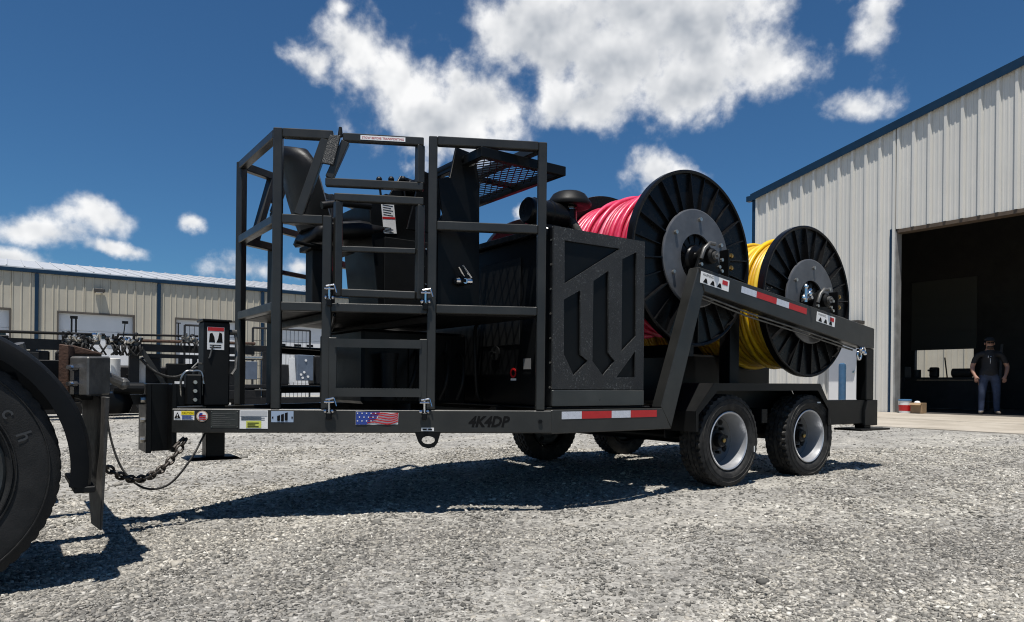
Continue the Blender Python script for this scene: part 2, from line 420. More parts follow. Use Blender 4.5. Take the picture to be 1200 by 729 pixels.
lane = .5 + .5 * np.sin(1.35 * ps[:, 1] + .9 * np.sin(.5 * ps[:, 0]) + .35 * ps[:, 0])
keep = rng.random(len(ps)) > np.clip((lane - .55) / .4, 0, 1) * .68
ps, sz = ps[keep], sz[keep]
n_ = len(ps)
c = corner[None] * (1 + (rng.random((n_, 8, 3)) - .5) * .9)
dims = np.stack([sz * (.8 + .6 * rng.random(n_)), sz * (.5 + .4 * rng.random(n_)), sz * (.28 + .4 * rng.random(n_))], 1)
c = c * dims[:, None, :]
an = rng.random(n_) * 6.283; ti = (rng.random(n_) - .5) * .9; t2 = (rng.random(n_) - .5) * .7
ca, sa = np.cos(ti)[:, None], np.sin(ti)[:, None]; x, y, z = c[..., 0], c[..., 1] * ca - c[..., 2] * sa, c[..., 1] * sa + c[..., 2] * ca
ca, sa = np.cos(t2)[:, None], np.sin(t2)[:, None]; x, z = x * ca + z * sa, -x * sa + z * ca
ca, sa = np.cos(an)[:, None], np.sin(an)[:, None]; x, y = x * ca - y * sa, x * sa + y * ca
k = np.exp(-((ps[:, 0] + 1) / 9) ** 2 - (ps[:, 1] / 8) ** 2); S1, T1 = ps[:, 0], ps[:, 1]
gz = SLOPE * np.clip(S1, -9, 13.3) + k * (.010 * np.sin(S1 * 1.7 + T1 * .6) * np.sin(T1 * 1.3 - S1 * .4) + .006 * np.sin(S1 * 4.3 - T1 * 2.9 + 1) + .004 * np.sin(S1 * 7.7 + T1 * 6.1))
V = np.stack([x + S1[:, None], y - T1[:, None], z + (gz + dims[:, 2] * .25)[:, None]], -1).reshape(-1, 3)
Fq = (quads[None] + (np.arange(n_) * 8)[:, None, None]).reshape(-1, 4)
me = bpy.data.meshes.new('gravel_stones'); me.vertices.add(len(V)); me.vertices.foreach_set('co', V.astype(np.float32).ravel())
me.loops.add(Fq.size); me.loops.foreach_set('vertex_index', Fq.astype(np.int32).ravel())
me.polygons.add(len(Fq)); me.polygons.foreach_set('loop_start', (np.arange(len(Fq)) * 4).astype(np.int32))
me.update(calc_edges=True); me.materials.append(gravel_material('crushed_stone', True))
st_ = bpy.data.objects.new('gravel', me); COL.objects.link(st_); st_.location = world(0, 0, 0); st_.rotation_euler = (0, 0, ROT)
tag(st_, 'loose grey crushed stone scattered over the yard', 'gravel', kind='stuff')

# concrete apron in front of the open building: separate pours with joints
concrete = mat('concrete', (.40, .36, .30), .85, 0, .3, 1.3, .25, 60, 0, col2=(.30, .265, .215))
apron = bpy.data.objects.new('apron', None); COL.objects.link(apron); apron.location = world(10, 0, 0); apron.rotation_euler = (0, 0, ROT); ORIGIN[apron.name] = Vector((10, 0, 0)); tag(apron, kind='structure')
for (a0, a1) in ((7.9, 10.4), (10.415, 13.02)):
    for (b0, b1) in ((-7.6, -4.4), (-4.385, -1.2), (-1.185, 2.0), (2.015, 5.2), (5.215, 9.)):
        z0, z1 = ground_z(a0), ground_z(a1)
        MB().hexa([(a0, b0, z0 - .2), (a1, b0, z1 - .2), (a1, b1, z1 - .2), (a0, b1, z0 - .2), (a0, b0, z0 + .018), (a1, b0, z1 + .012), (a1, b1, z1 + .012), (a0, b1, z0 + .018)]).build('slab', concrete, apron, bevel=.004)

# ------------------------------------------------------------------ right building (white metal workshop, gable end towards the yard)
siding_w = mat('white_siding', (.62, .605, .56), .42, 0, .06, .8, .02, 40, .0)
siding_t = mat('tan_siding', (.47, .43, .345), .45, 0, .10, .8, .02, 40, .0)
blue_trim = mat('blue_trim', (.007, .028, .06), .4, 0, .15, 3., spec=.3)
roof_w = mat('galvanised_roof', (.56, .57, .58), .38, .2, .12, 1.5)
door_w = mat('white_door', (.72, .72, .72), .45, 0, .05, 2.)
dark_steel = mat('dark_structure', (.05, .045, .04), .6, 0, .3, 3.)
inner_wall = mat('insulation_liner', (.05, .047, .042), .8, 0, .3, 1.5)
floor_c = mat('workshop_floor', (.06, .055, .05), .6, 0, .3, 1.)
WS, FZ = 13.07, .222
right = thing('workshop_building', (WS, -2., FZ), 'white ribbed metal workshop with blue roof trim and a tall open doorway', 'building')
PEAK = 1.2
def rake(t): return 6.27 + .223 * ((t if t < PEAK else 2 * PEAK - t) + 7.9)
DOOR_T, DOOR_Z = (-3.87, 1.05), 4.72
def rib_profile(t0, w):
    r = [(0, 0), (.026, .062), (.080, .062), (.106, 0)]
    p = [(t0 + a, h) for a, h in r]
    for q in (.40, .68):
        m = t0 + w * q
        p += [(m - .022, 0), (m - .014, .010), (m + .014, .010), (m + .022, 0)]
    return p + [(t0 + w, 0)]
PW = .358
def wall_panel(t0, w, zb):
    prof = rib_profile(t0, PW)
    prof = [(t, h) for t, h in prof if t < t0 + w - 1e-4] + [(t0 + w, 0)]
    n = len(prof)
    MB().add([(WS - h, t, zb) for t, h in prof] + [(WS - h, t, rake(t) + .12) for t, h in prof], [(k, k + 1, n + k + 1, n + k) for k in range(n - 1)]).build('wall_panel', siding_w, right, smooth=0)
for (e0, e1, zb) in ((-7.9, DOOR_T[0], FZ - .05), (DOOR_T[0], DOOR_T[1], DOOR_Z), (DOOR_T[1], 8.8, FZ - .05)):
    t0 = e0
    while t0 < e1 - 1e-3:
        wall_panel(t0, min(PW, e1 - t0), zb); t0 += PW
# interior lining, side, back walls, roof
BS = 20.
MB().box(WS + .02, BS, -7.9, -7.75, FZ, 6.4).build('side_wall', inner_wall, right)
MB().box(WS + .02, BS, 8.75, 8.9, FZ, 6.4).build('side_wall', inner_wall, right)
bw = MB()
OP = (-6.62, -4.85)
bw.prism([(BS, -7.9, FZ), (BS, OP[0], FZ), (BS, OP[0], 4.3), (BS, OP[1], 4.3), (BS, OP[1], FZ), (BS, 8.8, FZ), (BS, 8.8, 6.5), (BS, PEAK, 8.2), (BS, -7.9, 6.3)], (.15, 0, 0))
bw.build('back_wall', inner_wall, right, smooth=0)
for k in range(4):
    z0 = 2.08 + k * .56
    MB().box(BS - .06, BS - .01, OP[0] - .1, OP[1] + .1, z0, z0 + .59).build('rear_door_section', mat('translucent_door', (.10, .10, .085), .6), right, bevel=.006)
ex = -.10
for sgn in (0, 1):
    e0, e1 = ((-8.02, PEAK) if sgn == 0 else (9.0, PEAK))
    za, zb = rake(e0) + .13, rake(PEAK) + .13
    MB().hexa([(WS + ex, e0, za), (BS + .3, e0, za), (BS + .3, e1, zb), (WS + ex, e1, zb), (WS + ex, e0, za + .06), (BS + .3, e0, za + .06), (BS + .3, e1, zb + .06), (WS + ex, e1, zb + .06)]).build('roof', roof_w, right, smooth=0)
    MB().hexa([(WS + ex - .02, e0, za - .13), (WS + ex, e0, za - .13), (WS + ex, e1, zb - .13), (WS + ex - .02, e1, zb - .13), (WS + ex - .02, e0, za + .075), (WS + ex, e0, za + .075), (WS + ex, e1, zb + .075), (WS + ex - .02, e1, zb + .075)]).build('rake_trim', blue_trim, right, smooth=0)
MB().box(WS - .045, WS + .10, -8.0, -7.86, FZ - .05, rake(-7.9) + .02).build('corner_trim', blue_trim, right, bevel=.006)
MB().box(WS - .12, WS + .03, -8.16, -8.02, rake(-7.9) - .02, rake(-7.9) + .14).build('gutter', blue_trim, right, bevel=.01)
# door opening trim
MB().box(WS - .05, WS + .20, DOOR_T[0] - .13, DOOR_T[0] - .01, FZ - .02, DOOR_Z + .02).build('door_jamb', blue_trim, right, bevel=.004)
MB().box(WS - .045, WS + .22, DOOR_T[0] - .008, DOOR_T[0] + .03, FZ - .02, DOOR_Z - .05).build('door_jamb', mat('grey_jamb', (.30, .30, .29), .5, 0, .3, 4.), right)
MB().box(WS - .05, WS + .20, DOOR_T[1] + .01, DOOR_T[1] + .13, FZ - .02, DOOR_Z + .02).build('door_jamb', blue_trim, right, bevel=.004)
MB().box(WS - .042, WS + .24, DOOR_T[0] + .035, DOOR_T[1], DOOR_Z - .09, DOOR_Z - .004).build('door_header', mat('brown_header', (.10, .07, .045), .6, 0, .3, 5.), right)
for s_ in (16.5,): # interior frames
    MB().box(s_, s_ + .2, -7.7, -7.4, FZ, 6.3).build('column', dark_steel, right)
    MB().box(s_, s_ + .2, 8.3, 8.7, FZ, 6.3).build('column', dark_steel, right)
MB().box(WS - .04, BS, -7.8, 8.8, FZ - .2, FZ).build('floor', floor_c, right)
# personnel door under a flat hood, beside the big opening
pd = MB().box(WS - .075, WS - .045, -5.55, -4.72, FZ, 2.32).build('personnel_door', door_w, right, bevel=.005)
MB().cyl((WS - .075, -4.85, 1.22), (WS - .12, -4.85, 1.22), .03, n=10).build('door_knob', chrome, pd)
MB().box(WS - .40, WS - .04, -5.62, -4.60, 2.44, 2.52).build('door_hood', dark_steel, right, bevel=.004)
bollard_b = MB().lathe((11.9, -4.55, ground_z(11.9)), (0, 0, 1), [(.085, -.05), (.085, 1.16), (.075, 1.20), (.04, 1.225), (0, 1.23)], 18).build('bollard', mat('blue_paint', (.035, .10, .19), .45, 0, .2, 6., 0, 50, .3), at=(11.9, -4.55, ground_z(11.9)), smooth=40)
tag(bollard_b, 'blue round-topped steel bollard in front of the white workshop wall', 'bollard')
# bright metal building glimpsed through the rear door
beyond = thing('far_building', (41, -10, .2), 'pale ribbed metal building glimpsed through the rear door of the workshop', 'building')
for k in range(16):
    prof = rib_profile(-23.5 + k * 1.1, 1.1); n = len(prof)
    MB().add([(41 - h * 1.6, t, .1) for t, h in prof] + [(41 - h * 1.6, t, 4.) for t, h in prof], [(i, i + 1, n + i + 1, n + i) for i in range(n - 1)]).build('wall_panel', siding_t, beyond, smooth=0)

# ------------------------------------------------------------------ left building (tan metal building with roller doors)
LT = -30.62
left = thing('metal_building', (0, LT, 0), 'long tan ribbed metal building with white roller doors and blue downspouts', 'building')
doors = [(-7.45, -4.60), (-3.02, -.10), (1.54, 4.40), (6.15, 9.0)]
DH, EAVE = 3.64, 5.22
def panel_left(s0, s1, zb):
    prof = []
    x = s0
    while x < s1 - .01:
        w = min(.305, s1 - x)
        for a, h in ((0, 0), (.02, .03), (.05, .03), (.07, 0)):
            if a < w: prof.append((x + a, h))
        x += .305
    prof.append((s1, 0)); n = len(prof)
    MB().add([(s, LT + h, zb) for s, h in prof] + [(s, LT + h, EAVE) for s, h in prof], [(k, k + 1, n + k + 1, n + k) for k in range(n - 1)]).build('wall_panel', siding_t, left, smooth=0)
edges = sorted({-14.} | {e for d in doors for e in d} | {16.})
for e0, e1 in zip(edges[:-1], edges[1:]):
    isdoor = any(abs(e0 - d[0]) < 1e-6 for d in doors)
    k_ = max(1, round((e1 - e0) / .915))
    for k in range(k_): panel_left(e0 + (e1 - e0) * k / k_, e0 + (e1 - e0) * (k + 1) / k_, DH if isdoor else -.1)
trim_d = mat('brown_trim', (.09, .075, .06), .5)
slotm = mat('dark_glass', (.01, .012, .014), .1)
for (d0, d1) in doors:
    dr = MB().box(d0 + .06, d1 - .06, LT - .20, LT - .16, 0, DH).build('overhead_door', door_w, left)
    for k in range(5):
        MB().box(d0 + .06, d1 - .06, LT - .158, LT - .125, k * .728 + .006, (k + 1) * .728 - .006).build('door_section', door_w, dr, bevel=.006)
    for q in (.12, .40, .62, .88):
        MB().box(d0 + (d1 - d0) * q - .17, d0 + (d1 - d0) * q + .17, LT - .124, LT - .112, 2.60, 2.72).build('window', slotm, dr)
    for q in (d0 + .0, d1 - .06): MB().box(q, q + .06, LT - .16, LT + .035, 0, DH).build('door_trim', trim_d, left)
    MB().box(d0, d1, LT - .16, LT + .038, DH + .002, DH + .07).build('door_trim', trim_d, left)
for s_ in (-8.34, -3.74, .86, 5.46, 10.06):
    MB().box(s_ - .07, s_ + .07, LT + .036, LT + .105, 0, EAVE - .02).build('downspout', blue_trim, left, bevel=.012)
MB().box(-14.2, 16.2, LT - .05, LT + .115, EAVE, EAVE + .16).build('eave_gutter', blue_trim, left, bevel=.012)
rf = MB(); hw = 9.2
rf.hexa([(-14.2, LT + .09, EAVE + .165), (16.2, LT + .09, EAVE + .165), (16.2, LT - hw, EAVE + .16 + .167 * hw), (-14.2, LT - hw, EAVE + .16 + .167 * hw), (-14.2, LT + .09, EAVE + .20), (16.2, LT + .09, EAVE + .20), (16.2, LT - hw, EAVE + .20 + .167 * hw), (-14.2, LT - hw, EAVE + .20 + .167 * hw)])
roof_l = rf.build('roof', roof_w, left, smooth=0)
seam0 = MB().bar((-14., LT + .09, EAVE + .22), (-14., LT - hw, EAVE + .22 + .167 * hw), .05, .045, side=(1, 0, 0)).build('seam', roof_w, roof_l, smooth=0)
for k in range(1, 49): like(seam0, roof_l, ds=k * .615)
MB().box(-14., 16., LT - 18.4, LT - 18.3, 0, EAVE).build('back_wall', siding_t, left)
for s_ in (-14., 16.): MB().prism([(s_, LT - .01, 0), (s_, LT - 18.3, 0), (s_, LT - 18.3, EAVE + .1), (s_, LT - hw, EAVE + .1 + .167 * hw), (s_, LT - .01, EAVE + .1)], (.05, 0, 0)).build('end_wall', siding_t, left, smooth=0)
lamp = MB().box(-1.68, -1.30, LT + .04, LT + .34, 4.58, 4.74).build('wall_lamp', dark_steel, left, bevel=.02)
MB().box(-1.62, -1.36, LT + .08, LT + .30, 4.565, 4.579).build('lens', white, lamp)

# ------------------------------------------------------------------ reel trailer
trailer = thing('reel_trailer', (0, 0, 0), 'charcoal tandem-axle reel trailer with operator cage at its front and four reels aboard', 'trailer')
T = trailer
PHI = R(28); cP, sP = math.cos(PHI), math.sin(PHI); SB, T0 = -1.85, 1.27
def Fp(d, z, off=0., g=1): # point on the slanting tongue side: d back from the bend, off outwards
    return Vector((SB - d * cP - off * sP, g * (T0 - d * sP + off * cP), z))
FD = Vector((-cP, -sP, 0)); FN = Vector((-sP, cP, 0))
TU = .056
def P(name, mb, m, parent=T, bevel=.004, smooth=30, label=None): return mb.build(name, m, parent, bevel=bevel, smooth=smooth, label=label)
# frame
for g in (1, -1):
    P('tongue_rail', MB().hexa([Fp(2.36, .5, -.06, g), Fp(0., .5, -.06, g), Fp(0., .5, 0, g), Fp(2.36, .5, 0, g), Fp(2.36, .648, -.06, g), Fp(0., .648, -.06, g), Fp(0., .648, 0, g), Fp(2.36, .648, 0, g)]), charcoal, bevel=.006)
    P('side_rail', MB().prism([(-1.848, g * 1.268, .495), (-.70, g * 1.268, .497), (-.80, g * 1.268, .652), (-1.848, g * 1.268, .652)], (0, -g * .07, 0)), charcoal, bevel=.005)
    P('frame_rail', MB().box(-1.9, 2.24, g * .66 - .04, g * .66 + .04, .50, .66), black)
    P('rear_rail', MB().box(1.42, 2.20, g * 1.2 - .05, g * 1.2 + .05, .47, .70), black)
    # rack: leg, sloping beam, rear post
    leg = [(-.807, .652), (-.70, .499), (-.575, .898), (-.341, 1.555), (-.27, 1.555), (-.27, 1.70), (-.41, 1.741)]
    P('rack_leg', MB().prism([(-.807, g * 1.262, .66), (-.694, g * 1.262, .499), (-.336, g * 1.262, 1.552), (-.405, g * 1.262, 1.74)], (0, -g * .10, 0)), charcoal, bevel=.006)
    P('rack_beam', MB().prism([(-.403, g * 1.264, 1.742), (-.334, g * 1.264, 1.556), (1.99, g * 1.264, 1.212), (2.225, g * 1.264, 1.205), (2.225, g * 1.264, 1.405)], (0, -g * .10, 0)), charcoal, bevel=.006)
    P('rear_post', MB().box(2.085, 2.224, g * 1.21 - .052, g * 1.21 + .052, .70, 1.203), black, bevel=.006)
    P('stand_plate', MB().prism([(2.05, g * 1.272, .45), (2.285, g * 1.272, .45), (2.285, g * 1.272, .70), (2.10, g * 1.272, .70), (2.05, g * 1.272, .60)], (0, -g * .12, 0)), black)
    P('stand_foot', MB().box(1.86, 2.40, g * 1.2 - .14, g * 1.2 + .14, .405, .425), black)
    P('stand_leg', MB().box(2.08, 2.20, g * 1.2 - .05, g * 1.2 + .05, .425, .45), black)
    for z in (.49, .58, .67): P('bolt', MB().cyl((2.285, g * 1.24, z), (2.305, g * 1.24, z), .016, n=8), zinc, bevel=0)
    P('rack_cross', MB().box(-.42, -.33, min(0, g * 1.16), max(0, g * 1.16), 1.05, 1.15), black)
for s_ in (-1.75, -.85, -.3, .56, 1.45, 2.16): P('crossmember', MB().box(s_ - .04, s_ + .04, -1.19, 1.19, .505, .63), black)
for g in (1, -1): P('centre_upright', MB().box(.50, .63, g * .81 - .06, g * .81 + .06, .63, 1.55), black)
P('deck_plate', MB().prism([(-1.84, -1.19, .655), (-1.84, 1.19, .655), (-.85, 1.19, .655), (-.85, -1.19, .655)], (0, 0, .012)), satin)
P('rear_bumper', MB().box(2.12, 2.2, -1.14, 1.14, .47, .64), black)
P('tongue_shadow_plate', MB().prism([Fp(2.25, .60, -.062), Fp(1.05, .60, -.062), Fp(1.05, .60, -.062, -1), Fp(2.25, .60, -.062, -1)], (0, 0, .01)), black, bevel=0)  # added plate between the rails, closes up their shadow on the ground
# coupler at the nose
P('coupler_channel', MB().prism([(-4.07, -.15, .38), (-4.07, .15, .38), (-4.04, .15, .38), (-4.04, .02, .38), (-3.93, .02, .38), (-3.93, .15, .38), (-3.90, .15, .38), (-3.90, -.15, .38)], (0, 0, .42)), black)
P('gusset', MB().prism([(-3.89, .06, .80), (-3.89, .06, .66), (-3.60, .06, .66)], (0, -.02, 0)), black)
for z in (.46, .58, .70): P('bolt', MB().cyl((-4.07, .10, z), (-4.095, .10, z), .018, n=8), zinc, bevel=0)
ring = MB(); ring.path([(-4.30 + .075 * math.cos(k * math.pi / 9), .0 + .075 * math.sin(k * math.pi / 9), .70) for k in range(18)], .022, 10, closed=True); ring.bar((-4.23, 0, .70), (-4.05, 0, .70), .06, .06)
P('lunette_eye', ring, black, bevel=0, smooth=50)
# jack
jack = P('jack', MB().box(-3.735, -3.575, -.08, .08, .66, 1.20), satin, bevel=.008)
P('jack_cap', MB().box(-3.745, -3.565, -.09, .09, 1.2, 1.215), black, jack)
P('jack_leg', MB().box(-3.71, -3.595, -.058, .058, .33, .66), black, jack)
P('jack_foot', MB().hexa([(-3.83, -.13, .315), (-3.50, -.13, .315), (-3.50, .13, .315), (-3.83, .13, .315), (-3.80, -.1, .332), (-3.53, -.1, .332), (-3.53, .1, .332), (-3.80, .1, .332)]), black, jack)
P('jack_crank', MB().cyl((-3.575, .02, 1.14), (-3.52, .02, 1.14), .018, n=10).path([(-3.53, .02, 1.14), (-3.515, .03, 1.05), (-3.53, .05, .9), (-3.56, .07, .86)], .010), steel, jack, bevel=0)
jb = P('junction_box', MB().box(-3.84, -3.745, .03, .10, .665, .86), satin, bevel=.008)
P('conduit', MB().path(spline([Vector((-3.86, .05, .70)), Vector((-3.865, .07, .82)), Vector((-3.84, .08, .875)), Vector((-3.80, .08, .88)), Vector((-3.75, .08, .875)), Vector((-3.735, .09, .80))]), .007, 6), zinc, jb, 0, 60)
for z in (.70, .755, .81): P('fitting', MB().cyl((-3.79, .10, z), (-3.79, .118, z), .012, n=8), zinc, jb, bevel=0)
P('cable', MB().path([(-3.79, .065, .86), (-3.80, .07, .90), (-3.77, .06, .93), (-3.73, .03, .93), (-3.70, .085, .97), (-3.68, .085, 1.05)], .006), steel, jb, bevel=0)
# stickers on the tongue
def flat_F(d0, d1, z0, z1, off=.0015, th=.0015):
    return MB().hexa([Fp(d0, z0, off - th), Fp(d1, z0, off - th), Fp(d1, z0, off), Fp(d0, z0, off), Fp(d0, z1, off - th), Fp(d1, z1, off - th), Fp(d1, z1, off), Fp(d0, z1, off)])
def text_F(txt, d0, z0, h, width, off, m, parent, **kw):
    return text_mb(txt, Fp(d0, z0, off), -FD, (0, 0, 1), h, width=width, **kw).build('lettering', m, parent, smooth=0)
st = P('caution_sticker', flat_F(2.345, 2.226, .578, .634), white, bevel=0, smooth=0)
P('yellow_band', flat_F(2.302, 2.227, .610, .633, .003), yellow_v, st, 0, 0)
P('triangle', MB().prism([Fp(2.342, .590, .003), Fp(2.306, .590, .003), Fp(2.324, .626, .003)], FN * .001), ink, st, 0, 0)
text_F('!', 2.3275, .592, .024, .006, .0045, white, st)
text_F('CAUTION', 2.298, .615, .012, .066, .0035, ink, st)
for k in range(4): P('text_line', flat_F(2.298, 2.235 + .008 * (k % 2), .584 + k * .006, .5865 + k * .006, .003), blue_v, st, 0, 0)
st = P('round_emblem', MB().cyl(Fp(2.18, .602, -.001), Fp(2.18, .602, .002), .034, n=24), mat('emblem_rim', (.50, .36, .26), .4), bevel=0, smooth=0)
P('emblem_face', MB().cyl(Fp(2.18, .602, .002), Fp(2.18, .602, .003), .028, n=24), white, st, 0, 0)
P('emblem_canton', MB().prism([Fp(2.202, .602, .0035), Fp(2.178, .602, .0035), Fp(2.178, .622, .0035), Fp(2.194, .622, .0035)], FN * .001), blue_v, st, 0, 0)
for z in (.583, .594, .606): P('emblem_stripe', MB().prism([Fp(2.20, z, .0035), Fp(2.160, z - .004, .0035), Fp(2.158, z + .003, .0035), Fp(2.20, z + .005, .0035)], FN * .001), redm, st, 0, 0)
dp = P('data_plate', flat_F(2.13, 1.968, .532, .636), grey_v, bevel=0, smooth=0)
for k in range(7): P('text_line', flat_F(2.12, 1.985 + .03 * (k % 3), .545 + k * .012, .548 + k * .012, .0025), steel, dp, 0, 0)
for d in (2.125, 1.973):
    for z in (.537, .631): P('rivet', MB().cyl(Fp(d, z, .001), Fp(d, z, .004), .003, n=8), zinc, dp, 0)
st = P('white_label', flat_F(1.959, 1.791, .526, .640), white, bevel=0, smooth=0)
P('grey_header', flat_F(1.955, 1.795, .604, .636, .003), mat('grey_print', (.45, .46, .47), .5), st, 0, 0)
P('yellow_block', flat_F(1.92, 1.83, .532, .574, .003), mat('olive_print', (.55, .58, .10), .5), st, 0, 0)
for k in range(4): P('text_line', flat_F(1.95, 1.81 + .02 * (k % 2), .580 + k * .006, .5825 + k * .006, .003), ink, st, 0, 0)
for k in range(3): P('text_line', flat_F(1.912, 1.845 + .02 * (k % 2), .538 + k * .011, .542 + k * .011, .0045), ink, st, 0, 0)
st = P('maker_decal', flat_F(1.771, 1.637, .567, .636), steelblue_v, bevel=0, smooth=0)
for (d0, zt, zb) in ((1.735, .612, .578), (1.712, .620, .575), (1.689, .629, .580)):
    P('logo_bar', MB().prism([Fp(d0, zt - .006, .003), Fp(d0, zb, .003), Fp(d0 - .009, zb - .004, .003), Fp(d0 - .017, zb, .003), Fp(d0 - .017, zt, .003)], FN * .001), ink, st, 0, 0)
for d in (1.762, 1.645): P('logo_dot', flat_F(d + .004, d - .004, .590, .602, .003), ink, st, 0, 0)
fl = P('flag_decal', MB().prism([Fp(1.256, .553, .0015), Fp(.992, .556, .0015), Fp(.990, .628, .0015), Fp(1.256, .636, .0015)], FN * -.0015), white, bevel=0, smooth=0)
P('canton', MB().prism([Fp(1.255, .554, .003), Fp(1.19, .554, .003), Fp(1.13, .590, .003), Fp(1.105, .634, .003), Fp(1.255, .634, .003)], FN * .001), blue_v, fl, 0, 0)
for k in range(5):
    z0 = .556 + k * .0155
    pts = []
    for q in range(9):
        d = 1.185 - .195 * q / 8 - .006 * k; w = .010 * math.sin(q * .8 + .4) + (.012 if q > 3 else .006) * q / 8
        pts.append(Fp(max(d, .992), min(z0 + w, .622), .003))
    up = [p + Vector((0, 0, .0075)) for p in reversed(pts)]
    P('stripe', MB().prism(pts + up, FN * .001), redm, fl, 0, 0)
for k in range(14):
    d, z = 1.245 - .028 * (k % 5) - .012 * ((k // 5) % 2), .625 - .024 * (k // 5)
    P('star', MB().prism([Fp(d + .006 * math.cos(a * math.pi / 5 + math.pi / 2) * (1 if a % 2 == 0 else .45), z + .006 * math.sin(a * math.pi / 5 + math.pi / 2) * (1 if a % 2 == 0 else .45), .0045) for a in range(10)], FN * .0008), white, fl, 0, 0)
text_mb('4K4DP', Fp(.545, .543, .0015), -FD, (0, 0, 1), .066, shear=.25, fat=.04, width=.27).build('model_lettering', ink, T, smooth=0)
st = P('small_label', flat_F(.845, .765, .513, .535), white, bevel=0, smooth=0)
for d in (.836, .802): P('print', flat_F(d, d - .025, .519, .529, .003), ink, st, 0, 0)
lug = [Fp(.885, .502), Fp(.862, .44), Fp(.84, .415), Fp(.80, .402), Fp(.76, .412), Fp(.74, .44), Fp(.722, .502)]
hole = [Fp(.80 + .042 * math.cos(a) * 1, .455 + .026 * math.sin(a)) for a in [k * math.pi / 8 for k in range(16)]]
P('tie_down_lug', MB().holed([[p + FN * -.02 for p in lug], [p + FN * -.02 for p in hole]], FN * .025), black, bevel=0)
P('bolt', MB().cyl(Fp(.076, .577, 0), Fp(.076, .577, .012), .014, n=6), black, bevel=0)
# reflective tape on the side rail
for (a0, a1, m) in ((-1.764, -1.59, tape_white), (-1.588, -1.315, redm), (-1.313, -1.13, tape_white), (-1.128, -.862, redm)):
    P('reflective_tape', MB().box(a0, a1, 1.268, 1.2700, .590, .640), m, bevel=0, smooth=0)
